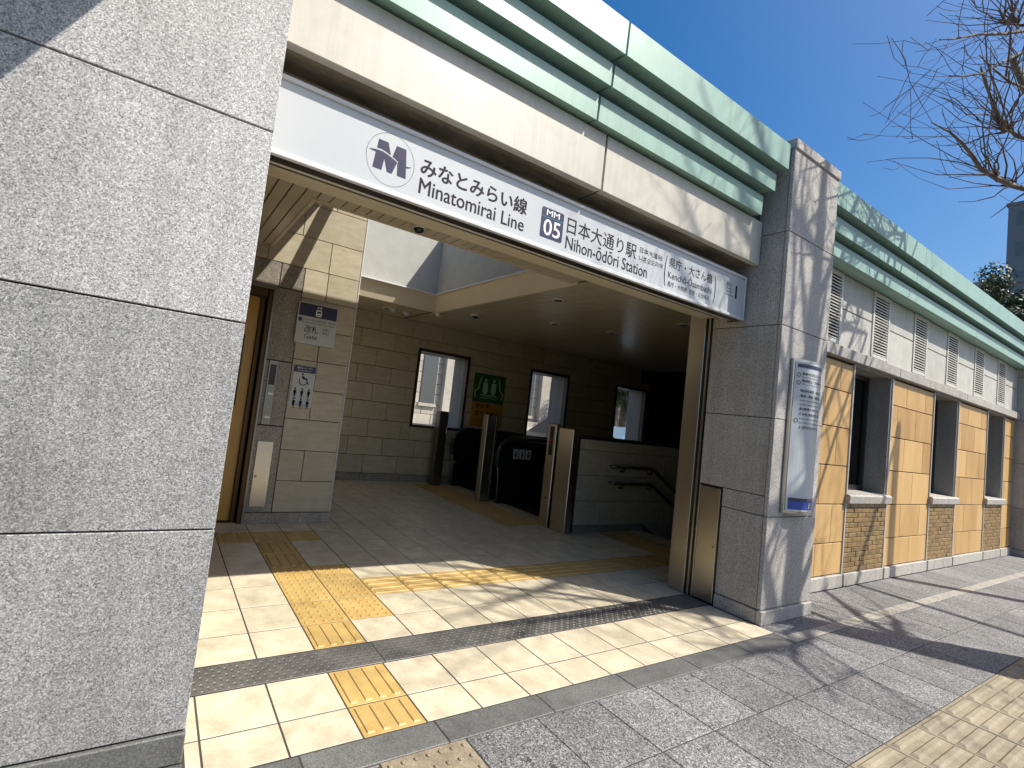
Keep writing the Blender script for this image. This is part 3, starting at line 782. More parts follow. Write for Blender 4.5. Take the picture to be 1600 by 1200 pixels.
piece('threshold_rail', 'joint', fl, -.36, 3.615, .4705, .4735, -.02, .001, .001)

# stairs going down to the right
st = MB().box(5.40, 12.5, .80, 2.36, -3.3, -3.2).build('stairs', 'granite_dark'); tag(st, 'dark stone stairs going down to the right', None, None, 'structure')
for k in range(16):
    piece('step', 'granite_dark', st, 5.40+.3*k, 5.72+.3*k, .80, 2.36, -.17*(k+1)-.13, -.17*(k+1)+.0, .006)

# low wall between stairs and escalators
lwall = MB().box(4.08, 12.0, 2.40, 2.55, -3.2, 1.165); lwall = part('parapet_wall', lwall, 'joint')
LR = [-.55, -.235, .085, .392, .714, 1.03, 1.163]
for r, (a, b) in enumerate(zip(LR[:-1], LR[1:])):
    x = 4.085
    js = [4.085, 4.50, 5.15, 5.78, 6.42, 7.05] if r % 2 == 0 else [4.085, 4.19, 4.82, 5.46, 6.10, 6.73]
    if r == 5: js = [4.085, 4.17, 4.81, 5.445, 6.08, 6.72]
    for p, q in zip(js[:-1], js[1:]): piece('stone_block', 'block', lwall, p+.003, q-.003, 2.378, 2.40, a+.003, b-.003, .003)
piece('coping', 'black', lwall, 4.07, 12.0, 2.37, 2.56, 1.168, 1.205, .004)
piece('plinth', 'granite_brown', lwall, 4.085, 5.42, 2.366, 2.398, -.01, .083, .003)
MB().prism([(5.42,.083),(5.42,-.02),(7.4,-1.10),(7.4,-1.0)], 'y', 2.366, 2.377).build('plinth', 'granite_dark', lwall)

# ================================================================== things
def hrail(z, label):
    t = thing('handrail', (5.4, 2.30, z), label, 'handrail', 'handrails on the parapet wall')
    MB().tube([(4.66,2.37,z),(4.66,2.33,z),(4.675,2.312,z),(4.70,2.305,z),(5.40,2.305,z),(5.47,2.305,z-.02),(6.6,2.305,z-.02-1.13*.55),(7.6,2.305,z-.02-2.13*.55)], .021, 10).build('rail', 'steel_dark', t)
    for x, zz in ((4.86, z), (5.44, z-.01), (6.3, z-.02-.83*.55)):
        MB().tube([(x,2.377,zz-.065),(x,2.33,zz-.065),(x,2.305,zz-.018)], .011, 8).build('bracket', 'black', t)
hrail(.85, 'upper dark handrail on the stone parapet, stepping down beside the stairs')
hrail(.635, 'lower dark handrail on the stone parapet beneath the other one')

def post(x0, x1, y0, y1, h, label, front, slot=None):
    t = thing('steel_post', ((x0+x1)/2, (y0+y1)/2, 0), label, 'post', 'steel posts by the escalators')
    MB().cbox(x0, x1, y0, y1, .0, h, .006).build('post_body', front, t)
    MB().cbox(x0+.01, x1-.01, y0+.01, y1-.01, h, h+.006, .003).build('post_cap', 'steel_dark', t)
    return t
p1 = post(3.62, 3.80, 5.02, 5.15, 1.25, 'dark steel post standing against the back wall under the first window', 'steel_dark')
MB().cbox(3.775, 3.79, 5.012, 5.021, .88, .99, .002).build('display_slot', 'sign_frame', p1)
p2 = post(3.78, 3.95, 3.92, 4.03, 1.30, 'steel post before the green escalator poster', 'steel')
MB().cbox(3.951, 3.99, 3.92, 4.03, .0, 1.30, .003).build('side_cover', 'steel_dark', p2)
MB().cbox(3.991, 3.999, 3.945, 3.975, .80, .90, .002).build('display_slot', 'sign_frame', p2)
p3 = post(3.86, 3.95, 2.60, 2.745, 1.30, 'narrow steel post with a red lit display left of the wide post', 'steel')
MB().cbox(3.854, 3.862, 2.635, 2.70, .90, 1.27, .002).build('display', 'black', p3)
for zz in (1.08, 1.04): MB().cbox(3.850, 3.855, 2.638, 2.697, zz, zz+.012, .001).build('display_bar', 'red_led', p3)
MB().tube([(3.855, 2.67, .36), (3.865, 2.67, .36)], .012, 10).build('post_lock', 'black', p3)
p4 = post(3.88, 3.99, 2.335, 2.575, 1.265, 'wide plain steel post at the end of the stone parapet', 'steel')
MB().box(3.90, 4.08, 2.40, 2.52, 0, 1.2).build('side_gap', 'black', p4)

# escalator: dark balustrades with rounded newels, handrails, steps going down
def escalator(ya, yb, label):
    t = thing('escalator', (4.1, (ya+yb)/2, 0), label, 'escalator', 'escalators going down')
    for yy, nm in ((ya, 0), (yb-.09, 1)):
        pts = []
        for k in range(0, 9):
            q = R(90+180*k/8); pts.append((4.25+.27*math.cos(q)*.95, .68+.27*math.sin(q)))
        prof = [(4.25,.95)] + pts + [(4.25,.41),(4.02,.30),(4.02,0),(4.05,-.3),(5.4,-.3),(9.0,-2.4),(9.0,-1.4),(5.4,.95)]
        prof = [(4.25,.95)] + pts[1:-1] + [(4.22,.41),(4.03,.36),(4.03,-.02),(5.2,-.3),(9.0,-2.6),(9.0,-1.1),(5.5,.95)]
        bp = MB().prism(prof, 'y', yy+.02, yy+.07).build('balustrade', 'black', t)
        MB().tube([(5.5+3.5,yy+.045,-1.06),(5.5,yy+.045,.985)]+[(4.25,yy+.045,.985)]+[(p[0]-.02,yy+.045,.68+(p[1]-.68)*1.08) for p in pts[1:-1]], .034, 8).build('handrail_belt', 'rubber', t)
        MB().tube([(4.03,yy+.03,.0),(4.02,yy+.03,.36),(3.985,yy+.03,.55),(3.985,yy+.03,.85)], .008, 6).build('edge_trim', 'steel', t)
    MB().box(4.06, 4.75, ya+.09, yb-.1, -.02, -.004).build('comb_plate', 'steel_dark', t)
    for k in range(14):
        piece('escalator_step', 'rubber', t, 4.75+.4*k, 5.15+.4*k, ya+.09, yb-.1, -.02-max(0,(k-1))*.22-.2, -.02-max(0,(k-1))*.22, .004)
    return t
e1 = escalator(2.78, 3.88, 'black escalator beside the stone parapet with pictogram stickers on its side')
e2 = escalator(4.05, 5.12, 'black escalator along the back wall beneath the windows')
for k in range(3):
    x0 = 4.255+.125*k
    s_ = MB().cbox(x0, x0+.105, 3.806, 3.811, .68, .83, .001).build('warning_sticker', 'sign_white', e1)
    flat('pictogram', rect(x0+.035, x0+.07, .705, .77), 3.8058, 'ink', s_, .0008); flat('pictogram', circ(x0+.052, .79, .015, 12), 3.8058, 'ink', s_, .0008)
pit = MB().box(4.02, 13.3, 2.56, YB+.02, -3.3, -3.2).build('escalator_pit', 'dark_wall'); tag(pit, 'dark floor of the escalator well', None, None, 'structure')

# ---------------- main sign
YS = .385
sg = thing('station_sign', (1.65, YS, 2.39), 'long white station name sign with logo and Japanese lettering above the entrance', 'sign')
MB().box(-.36, 3.585, YS+.01, YS+.10, 2.395, 2.755).build('sign_box', 'sign_frame', sg)
bd = MB().cbox(-.35, 3.572, YS, YS+.012, 2.412, 2.738, .001).build('sign_board', 'sign_white', sg)
MB().cbox(-.365, 3.588, YS-.012, YS+.012, 2.388, 2.412, .003).cbox(-.365, 3.588, YS-.012, YS+.012, 2.739, 2.76, .003).cbox(-.365, -.345, YS-.012, YS+.012, 2.412, 2.739, .003).cbox(3.572, 3.588, YS-.012, YS+.012, 2.412, 2.739, .003).build('sign_rim', 'sign_frame', sg)
MB().box(3.589, 3.615, YS+.012, YS+.12, 2.39, 2.757).build('end_cap', 'black', sg)
MB().box(-.36, 3.585, YS+.013, YS+.062, 2.384, 2.3935).build('sign_underside', 'frame_dark', sg)
# logo: circle outline, bold letter and two swooshes
cx, cz = .2435, 2.568
ring = MB(); nn = 64
for k in range(nn):
    a0, a1 = 2*math.pi*k/nn, 2*math.pi*(k+1)/nn; ro, ri = .1343, .1330
    ring.add([(cx+ro*math.cos(a0),YS-.0015,cz+ro*math.sin(a0)),(cx+ro*math.cos(a1),YS-.0015,cz+ro*math.sin(a1)),(cx+ri*math.cos(a1),YS-.0015,cz+ri*math.sin(a1)),(cx+ri*math.cos(a0),YS-.0015,cz+ri*math.sin(a0))], [(0,1,2,3)])
ring.build('logo_ring', 'ink', bd)
flat('logo_letter', [(0.167, 2.65), (0.219, 2.65), (0.239, 2.593), (0.211, 2.602), (0.189, 2.606), (0.163, 2.604)], YS, 'logo', bd)
flat('logo_letter', [(0.124, 2.585), (0.137, 2.589), (0.166, 2.594), (0.194, 2.595), (0.22, 2.589), (0.246, 2.581), (0.277, 2.569), (0.278, 2.562), (0.257, 2.502), (0.23, 2.502), (0.208, 2.567), (0.2, 2.502), (0.151, 2.502), (0.159, 2.582), (0.138, 2.583)], YS, 'logo', bd)
flat('logo_letter', [(0.267, 2.65), (0.321, 2.65), (0.331, 2.564), (0.344, 2.566), (0.362, 2.57), (0.349, 2.562), (0.331, 2.556), (0.337, 2.502), (0.288, 2.502), (0.282, 2.562), (0.282, 2.569), (0.309, 2.566), (0.291, 2.571), (0.272, 2.581), (0.251, 2.589)], YS, 'logo', bd)
text('lettering', 'みなとみらい線', .415, 1.150, 2.553, 2.652, YS, 'ink', bd, .026)
text('lettering', 'Minatomirai', .418, .925, 2.455, 2.538, YS, 'ink', bd, .010)
text('lettering', 'Line', .968, 1.140, 2.453, 2.532, YS, 'ink', bd, .010)
nb = flat('number_box', rrect(1.268, 1.452, 2.468, 2.655, .012), YS, 'navy', bd)
text('number', 'MM', 1.305, 1.415, 2.608, 2.645, YS-.0016, 'white_ink', nb, .02)
text('number', '05', 1.290, 1.430, 2.484, 2.586, YS-.0016, 'white_ink', nb, .01)
flat('number_line', rect(1.27, 1.45, 2.595, 2.599), YS-.0016, 'teal_ink', nb, .0006)
text('lettering', '日本大通り駅', 1.487, 2.165, 2.548, 2.655, YS, 'ink', bd, .006)
text('lettering', 'Nihon-ōdōri Station', 1.487, 2.300, 2.447, 2.535, YS, 'ink', bd, .008)
text('lettering', '日本大道站', 2.20, 2.455, 2.612, 2.652, YS, 'ink', bd)
text('lettering', '니혼오도리역', 2.20, 2.465, 2.552, 2.592, YS, 'ink', bd)
text('lettering', '(', 2.492, 2.515, 2.44, 2.668, YS, 'ink', bd)
text('lettering', '県庁・大さん橋', 2.54, 3.105, 2.590, 2.668, YS, 'ink', bd, .004)
text('lettering', 'Kenchō-Ōsambashi', 2.54, 3.105, 2.510, 2.575, YS, 'ink', bd)
text('lettering', '县厅・大栈桥  현청・오산바시', 2.54, 3.075, 2.447, 2.487, YS, 'ink', bd)
text('lettering', ')', 3.135, 3.158, 2.44, 2.668, YS, 'ink', bd)
text('lettering', '出口', 3.315, 3.385, 2.632, 2.665, YS, 'ink', bd, .01)
text('lettering', 'Exit', 3.315, 3.38, 2.605, 2.625, YS, 'ink', bd)
text('lettering', '出口 출구', 3.315, 3.40, 2.578, 2.597, YS, 'ink', bd)
flat('underline', rect(3.30, 3.42, 2.556, 2.560), YS, 'ink', bd, .0008)
text('lettering', '1', 3.445, 3.47, 2.548, 2.658, YS, 'ink', bd, .01)

# ---------------- small signs on the elevator block
def placard(name, x0, x1, z0, z1, y, label, r=.02, t=.025, mat='sign_white'):
    o = thing(name, ((x0+x1)/2, y, z0), label, 'sign')
    b_ = MB().prism(rrect(x0, x1, z0, z1, r), 'y', y, y-t).build('sign_board', mat, o)
    return o, b_, y-t
o, b_, y = placard('gate_sign', .512, .930, 1.815, 2.235, YE-.006, 'square white gate sign with navy band and train symbol beside the elevator', .015, .03)
flat('sign_band', rrect(.522, .920, 2.095, 2.226, .008), y, 'navy', b_)
yy = y-.0016
flat('train_symbol', rrect(.695, .757, 2.107, 2.178, .014), yy, 'white_ink', b_, .0008)
flat('train_window', rect(.705, .747, 2.143, 2.163), yy-.001, 'navy', b_, .0006)
flat('train_window', rect(.705, .747, 2.118, 2.124), yy-.001, 'navy', b_, .0006)
for xx in (.712, .741):
    flat('arrow_symbol', [(xx-.013,2.192),(xx+.013,2.192),(xx+.004,2.192),(xx,2.212),(xx-.004,2.192)] if False else [(xx-.013,2.194),(xx,2.214),(xx+.013,2.194)], yy, 'white_ink', b_, .0008)
flat('line_symbol', rect(.525, .560, 2.035, 2.075), y, 'navy', b_, .0008)
text('lettering', 'みなとみらい線 日本大通り駅 元町・中華街方面', .568, .910, 2.050, 2.076, y, 'ink', b_)
text('lettering', 'Minatomirai Line  Nihon-odori Station', .568, .905, 2.024, 2.042, y, 'ink', b_)
text('lettering', '改札', .598, .742, 1.928, 2.008, y, 'ink', b_, .006)
text('lettering', 'Gate', .605, .738, 1.868, 1.918, y, 'ink', b_)
text('lettering', '检票口', .785, .86, 1.972, 1.998, y, 'ink', b_); text('lettering', '개찰구', .785, .86, 1.935, 1.962, y, 'ink', b_)
flat('wave_print', [(.715,1.905),(.76,1.893),(.82,1.890),(.86,1.898),(.90,1.915),(.87,1.882),(.82,1.864),(.77,1.870)], y, 'wave', b_, .0006)

o, b_, y = placard('elevator_sign', .556, .786, 1.172, 1.592, YE-.002, 'tall white sign with wheelchair symbol and six figures beside the elevator', .006, .006)
flat('sign_band', rect(.559, .783, 1.522, 1.589), y, 'navy', b_, .001)
text('lettering', '優先エレベーター', .59, .752, 1.556, 1.580, y-.001, 'white_ink', b_, .01, .0008)
text('lettering', 'Priority Elevator', .60, .742, 1.533, 1.547, y-.001, 'white_ink', b_, 0, .0008)
wc = MB()
for k in range(14):
    a0, a1 = R(150+20*k*.95), R(150+20*(k+1)*.95); r0, r1 = .046, .037; c_ = (.668, 1.435)
    wc.add([(c_[0]+r0*math.cos(a0),y-.001,c_[1]+r0*math.sin(a0)),(c_[0]+r0*math.cos(a1),y-.001,c_[1]+r0*math.sin(a1)),(c_[0]+r1*math.cos(a1),y-.001,c_[1]+r1*math.sin(a1)),(c_[0]+r1*math.cos(a0),y-.001,c_[1]+r1*math.sin(a0))],[(0,1,2,3)])
wc.build('wheelchair_symbol', 'ink', b_)
flat('wheelchair_symbol', circ(.655, 1.505, .010, 14), y, 'ink', b_, .0008)
flat('wheelchair_symbol', [(.650,1.492),(.660,1.492),(.664,1.452),(.70,1.450),(.714,1.41),(.724,1.402),(.728,1.411),(.72,1.417),(.707,1.460),(.656,1.461)], y, 'ink', b_, .0008)
for r_ in range(2):
    for k in range(3):
        fx_ = .598+.071*k; fz = 1.300-.103*r_
        flat('figure_symbol', circ(fx_, fz+.052, .0095, 12), y, 'ink', b_, .0008)
        flat('figure_symbol', [(fx_-.008,fz-.028),(fx_-.001,fz-.028),(fx_,fz),(fx_+.001,fz-.028),(fx_+.008,fz-.028),(fx_+.010,fz+.005),(fx_+.017,fz+.008),(fx_+.013,fz+.038),(fx_-.013,fz+.038),(fx_-.017,fz+.008),(fx_-.010,fz+.005)], y, 'ink', b_, .0008)
        flat('caption', rect(fx_-.018, fx_+.018, fz-.040, fz-.036), y, 'ink', b_, .0008)
for zz in (1.186, 1.193): flat('caption', rect(.575, .76, zz, zz+.003), y, 'ink', b_, .0008)

o = thing('call_panel', (.355, YE-.003, .965), 'narrow dark elevator call panel with floor display on brown granite', 'call panel')
cpb = MB().cbox(.310, .400, YE-.016, YE-.003, .965, 1.60, .003).build('panel_plate', 'steel_dark', o)
MB().cbox(.325, .385, YE-.019, YE-.0155, 1.36, 1.56, .002).build('display', 'black', cpb)
for zz in (1.26, 1.03):
    MB().cbox(.335, .385, YE-.021, YE-.0155, zz, zz+.022, .002).build('call_button', 'steel', cpb)
    MB().cbox(.318, .332, YE-.019, YE-.0155, zz+.004, zz+.016, .001).build('button_label', 'sign_white', cpb)
flat('arrow_symbol', [(.348,1.135),(.362,1.135),(.355,1.16)], YE-.016, 'sign_white', cpb, .0008)

# ---------------- notice board on the pillar (curved, tall)
o = thing('notice_board', (4.035, YF, .862), 'tall white curved notice board with blue foot on the granite pillar', 'notice board')
x0, x1, z0, z1 = 3.80, 4.275, .862, 2.095
nb_ = 14; fr = MB(); pts = []
def cy(t): return YF-.022-.062*(1-(2*t-1)**2)
prof = [(x0+(x1-x0)*k/nb_, cy(k/nb_)) for k in range(nb_+1)]
m = MB().prism(prof+[(x1,YF-.004),(x0,YF-.004)], 'z', z0, z1); fb = m.build('board_body', 'steel', o)
def bent(xa, xb, za, zb, off):
    q = MB(); n_ = 12
    for k in range(n_):
        a = xa+(xb-xa)*k/n_; c_ = xa+(xb-xa)*(k+1)/n_
        ya, yc = cy((a-x0)/(x1-x0))-off, cy((c_-x0)/(x1-x0))-off
        q.add([(a,ya,za),(c_,yc,za),(c_,yc,zb),(a,ya,zb)], [(0,1,2,3)], True)
    return q
bent(x0+.012, x1-.012, z0+.022, z1-.022, .0025).build('notice_sheet', 'sign_white', o)
bent(x0+.03, x1-.03, 2.028, 2.058, .0040).build('notice_band', 'navy', o)
bent(x0+.03, x1-.03, .895, .985, .0040).build('notice_band', 'blue', o)
bent(x0+.03, x1-.03, .960, .985, .0050).build('notice_band', 'navy', o)
def curved_text(body, xa, xb, za, zb, mat='ink', bold=0, off=.0045):
    t_ = text('lettering', body, xa, xb, za, zb, 0.0, mat, None, bold, 0.0)
    cxm = (xa+xb)/2
    ys_ = [cy((v.co.x+cxm-x0)/(x1-x0))-off for v in t_.data.vertices]
    for v, q in zip(t_.data.vertices, ys_): v.co.y = q - ys_[0]
    t_.parent = o; t_.location = Vector((cxm, ys_[0], (za+zb)/2)) - WL[o.name]
def notice_lines():
    curved_text('駅構内及び出入口での禁止事項', 3.875, 4.20, 1.968, 1.992, 'ink', .01)
    curved_text('Prohibited in the station and entrances', 3.875, 4.235, 1.946, 1.960)
    curved_text('喫煙禁止・お客様へのお願い', 3.875, 4.235, 1.910, 1.936, 'ink', .01)
    curved_text('No smoking in the station area', 3.875, 4.235, 1.888, 1.902)
    zz = 1.855
    for s_, w_, h_ in (('物品の販売・勧誘・募金', 4.20, .024), ('演説・集会・撮影 等の行為', 4.215, .024), ('Selling of goods, soliciting and fund raising', 4.235, .014), ('speeches, gatherings, filming without permission', 4.235, .014), ('危険物の持ち込み', 4.15, .022), ('その他 係員が禁止する行為', 4.22, .024), ('Carrying dangerous goods into the station', 4.23, .014), ('Any other act forbidden by the staff', 4.22, .014), ('上記以外の行為', 4.14, .022)):
        curved_text(s_, 3.865, w_, zz-h_, zz, 'ink', .008 if h_ > .02 else 0); zz -= h_+.018
    curved_text('みなとみらい線', 4.03, 4.18, .990-.022, .982, 'white_ink', .0, .0055)
    curved_text('1', 4.055, 4.075, .905, .95, 'white_ink', .02, .0055)
    curved_text('出口', 4.10, 4.16, .905, .95, 'white_ink', .0, .0055)
notice_lines()
for zz in (1.968, 1.905, 1.60):
    q = MB()
    for k in range(20):
        a0, a1 = 2*math.pi*k/20, 2*math.pi*(k+1)/20; c_ = (3.845, zz); ro, ri = .017, .013
        p = [(c_[0]+r_*math.cos(a), c_[1]+r_*math.sin(a)) for r_, a in ((ro,a0),(ro,a1),(ri,a1),(ri,a0))]
        q.add([(a, cy((a-x0)/(x1-x0))-.0045, b) for a, b in p], [(0,1,2,3)])
    q.build('prohibition_symbol', 'ink', o)

# ---------------- posters on the back wall
o = thing('escalator_poster', (4.78, YB-.004, 1.05), 'green and orange poster with figures riding an escalator between the windows', 'poster')
a, b_ = 4.42, 5.145
pg = MB().box(a, b_, YB-.008, YB-.001, 1.50, 2.03).build('poster_sheet', 'poster_green', o)
py_ = MB().box(a, b_, YB-.008, YB-.001, 1.055, 1.496).build('poster_sheet', 'poster_yellow', o)
for sgn in (-1, 1):
    c_ = 4.78
    MB().tube([(c_+sgn*.30,YB-.010,1.58),(c_+sgn*.33,YB-.010,1.68),(c_+sgn*.25,YB-.010,1.75),(c_+sgn*.22,YB-.010,1.93),(c_+sgn*.19,YB-.010,1.955)], .011, 6).build('poster_line', 'poster_line', pg)
    flat('poster_figure', circ(c_+sgn*.095, 1.915, .032, 14), YB-.009, 'poster_line', pg, .001)
    flat('poster_figure', [(c_+sgn*.095-.05,1.87),(c_+sgn*.095+.05,1.87),(c_+sgn*.095+.06,1.72),(c_+sgn*.095+.035,1.65),(c_+sgn*.095-.035,1.65),(c_+sgn*.095-.06,1.72)], YB-.009, 'poster_line', pg, .001)
for zz in (1.575, 1.61, 1.635): flat('poster_line', rect(c_-.2, c_+.2, zz, zz+.01), YB-.009, 'poster_line', pg, .001)
text('lettering', '歩かず', 4.50, 4.83, 1.385, 1.475, YB-.009, 'ink', py_, .03)
text('lettering', '立ち止まる', 4.50, 5.07, 1.255, 1.345, YB-.009, 'ink', py_, .03)
text('lettering', 'エスカレーターは歩かないで', 4.50, 5.07, 1.15, 1.19, YB-.009, 'ink', py_, .0)

# ---------------- ceiling fittings
def dome(x, y, label, r=.062):
    t = thing('dome_camera', (x, y, H), label, 'camera')
    MB().lathe([(r*.98, H-.03), (r, H-.012), (r, H-.001)], x, y, 20).build('dome_housing', 'sign_frame', t)
    MB().lathe([(r*.2, H-.062), (r*.5, H-.055), (r*.74, H-.04), (r*.78, H-.031)], x, y, 20).build('dome_glass', 'black', t)
dome(.965, 1.414, 'dark dome security camera under the front of the ceiling', .055)
dome(3.257, 3.808, 'dome security camera right of the skylight corner')
def downlight(x, y, label):
    t = thing('ceiling_light', (x, y, H), label, 'light', 'round recessed ceiling lights')
    MB().lathe([(.062, H-.012), (.075, H-.007), (.078, H-.001)], x, y, 20).build('light_trim', 'sign_frame', t)
    MB().lathe([(.050, H-.0135), (.052, H-.0125)], x, y, 20).build('light_lens', 'frame_dark', t)
for x, y, l_ in ((2.276, 4.751, 'leftmost recessed ceiling light, behind the skylight'), (3.23, 2.172, 'recessed ceiling light in the middle of the slatted ceiling'), (4.227, 3.2, 'recessed ceiling light above the first escalator'), (5.068, 2.895, 'recessed ceiling light above the parapet wall'), (4.957, 1.753, 'recessed ceiling light above the stairs')):
    downlight(x, y, l_)
def detector(x, y, label):
    t = thing('smoke_detector', (x, y, H), label, 'detector', 'ceiling detectors behind the skylight')
    MB().lathe([(.02, H-.05), (.032, H-.045), (.035, H-.03), (.055, H-.025), (.06, H-.001)], x, y, 18).build('detector_body', 'sign_frame', t)
detector(2.36, 4.70, 'small white ceiling detector right beside the leftmost recessed light')
detector(2.62, 4.752, 'small white ceiling detector in the middle of the row')
detector(2.92, 4.30, 'white ceiling detector right behind the skylight corner')

# ================================================================== trees
class Branch:
    pass
def grow(mb_big, mb_small, p, d, r, length, level, rng, up=.25):
    """one curved branch; returns nothing, adds tubes, spawns children"""
    segs = 5 if level < 2 else 4
    pts = [p.copy()]; rad = [r]; q = p.copy(); dd = d.normalized()
    for i in range(segs):
        j = Vector((rng.uniform(-1,1), rng.uniform(-1,1), rng.uniform(-1,1)))*(.16 + .05*level)
        dd = (dd + j + Vector((0,0,up*(.5 if level < 2 else .35)))).normalized()
        q = q + dd*(length/segs); pts.append(q.copy()); rad.append(max(.0022, r*(1-.78*(i+1)/segs)))
    (mb_big if level < 2 else mb_small).tube(pts, rad, 7 if level == 0 else (5 if level == 1 else 4), cap=False)
    if level >= 3: return
    n = (6, 5, 3)[level]
    for k in range(n):
        t = rng.uniform(.22, 1.0) if level < 2 else rng.uniform(.12, .95)
        i = min(segs-1, int(t*segs)); f_ = t*segs-i
        base = pts[i].lerp(pts[i+1], f_); tang = (pts[i+1]-pts[i]).normalized()
        side = tang.cross(Vector((rng.uniform(-1,1), rng.uniform(-1,1), rng.uniform(-1,1)))).normalized()
        nd = (tang*rng.uniform(.25,.8) + side).normalized()
        rr = max(.0022, (rad[i]*(1-f_)+rad[i+1]*f_)*rng.uniform(.4,.62))
        grow(mb_big, mb_small, base, nd, rr, length*rng.uniform(.36,.6), level+1, rng, up)

def bare_tree(loc, h, r0, seed, label, limbs, extra=(), fan=()):
    rng = random.Random(seed)
    t = thing('bare_tree', loc, label, 'tree')
    base = Vector(loc); trunk = MB(); big = MB(); small = MB()
    pts = []; rad = []
    N = 24
    for i in range(N+1):
        f_ = i/N; pts.append(base + Vector((.06*math.sin(3*f_+seed), .05*math.cos(4*f_+seed)-.05, h*f_)))
        zz = h*f_; kn = [(0,1.2),(.4,1.0),(1.5,.92),(2.3,.70),(3.0,.48),(3.7,.34),(5,.26),(7,.16),(99,.03)]
        for (za, ra), (zb, rb) in zip(kn[:-1], kn[1:]):
            if za <= zz <= zb: rad.append(r0*(ra+(rb-ra)*(zz-za)/min(zb-za, 3)) if zb < 90 else r0*max(.03, .16-.06*(zz-7))); break
    trunk.tube(pts, rad, 14)
    trunk.build('trunk', 'bark', t)
    for k in range(limbs):
        f_ = .30 + .66*(k+.5)/limbs; i = min(N-1, int(f_*N)); b = pts[i].lerp(pts[i+1], f_*N-i)
        az = 2.4*k + rng.uniform(-.5,.5); el = R(rng.uniform(18, 55)); 
        d = Vector((math.cos(az)*math.cos(el), math.sin(az)*math.cos(el), math.sin(el)))
        grow(big, small, b, d, max(.02, min(.05, rad[i]*rng.uniform(.45,.65))), h*(.40-.2*f_)*rng.uniform(.8,1.15), 0, rng)
    for poly, ra in extra:
        poly = [Vector(p) for p in poly]
        rr = [ra[0]+(ra[1]-ra[0])*k/(len(poly)-1) for k in range(len(poly))]
        big.tube(poly, rr, 7, cap=False)
        for k in range(1, len(poly)):
            for s_ in range(2):
                base_ = poly[k-1].lerp(poly[k], rng.random()); tang = (poly[k]-poly[k-1]).normalized()
                side = tang.cross(Vector((rng.uniform(-1,1), rng.uniform(-1,1), rng.uniform(-1,1)))).normalized()
                grow(big, small, base_, tang*.7+side+Vector((-.5,0,0)), rr[k]*.4, rng.uniform(.4,.9), 2 if s_ else 3, rng)
    for p, n_ in fan:
        for k in range(n_):
            d = Vector((-1, rng.uniform(-.35,.35), rng.uniform(-.35,.28)-.12))
            grow(big, small, Vector(p)+Vector((rng.uniform(-.1,.1), 0, 0)), d, rng.uniform(.005,.009), rng.uniform(.5,1.5), 3, rng, .22)
    big.build('limbs', 'bark', t); small.build('crown', 'twig', t)
    return t
def lift(pts, z0, z1):
    return [(x - LIGHT.x*z, y - LIGHT.y*z, z) for (x, y), z in ((p, z0+(z1-z0)*k/(len(pts)-1)) for k, p in enumerate(pts))]
ex = [(lift([(4.38,-.12),(4.0,-.02),(3.72,-.02),(3.6,-.12),(3.42,-.2),(3.12,-.13),(2.8,-.14)], 3.45, 4.4), (.036, .006)),
      (lift([(3.45,-.2),(3.25,-.27),(3.14,-.42),(3.02,-.55),(2.9,-.62)], 3.8, 3.9), (.022, .006)),
      (lift([(4.7,-.44),(4.9,-.1),(5.2,.15),(5.5,.4)], 2.8, 4.2), (.05, .02)),
      ([(6.35,-2.1,3.9),(6.75,-1.4,4.4),(7.0,-.7,4.75),(6.7,-.5,4.84),(6.48,-.5,4.81),(6.21,-.5,4.7),(5.9,-.46,4.66)], (.036, .003)),
      ([(6.21,-.5,4.7),(6.07,-.5,4.71),(5.78,-.5,4.83),(5.53,-.5,4.9),(5.4,-.5,4.97)], (.016, .007)),
      ([(6.35,-2.1,3.3),(6.9,-1.3,3.9),(7.08,-.55,4.37),(6.57,-.5,4.27),(6.03,-.5,4.16),(5.54,-.5,4.08),(5.25,-.5,4.11),(4.98,-.5,4.11),(4.69,-.5,4.08),(4.27,-.5,3.99)], (.034, .004)),
      ([(6.35,-2.1,5.2),(6.6,-1.2,5.8),(6.78,-.5,6.09),(6.43,-.5,5.92),(6.03,-.5,5.75),(5.6,-.5,5.54)], (.028, .003)),
      ([(6.79,-.5,6.03),(6.05,-.5,5.62),(5.29,-.5,5.23),(4.65,-.5,4.86),(4.34,-.5,4.7)], (.016, .004)),
      ([(6.89,-.5,5.44),(6.26,-.5,5.24),(5.67,-.5,5.11),(5.35,-.5,5.06)], (.012, .004)),
      ([(6.82,-.5,5.82),(6.1,-.5,5.36),(5.46,-.5,4.94),(4.89,-.5,4.65),(4.61,-.5,4.53)], (.014, .004)),
      ([(6.35,-2.1,4.4),(6.8,-1.2,4.9),(6.95,-.5,5.44),(6.7,-.45,5.7),(6.82,-.5,5.82)], (.04, .02))]
def rise(pts, t):
    # limbs rising from the fork: placed by their shadows on the facade, moved out along the sunlight
    return [(x - LIGHT.x*(t+.12*k), .107 - LIGHT.y*(t+.12*k), z - LIGHT.z*(t+.12*k)) for k, (x, z) in enumerate(pts)]
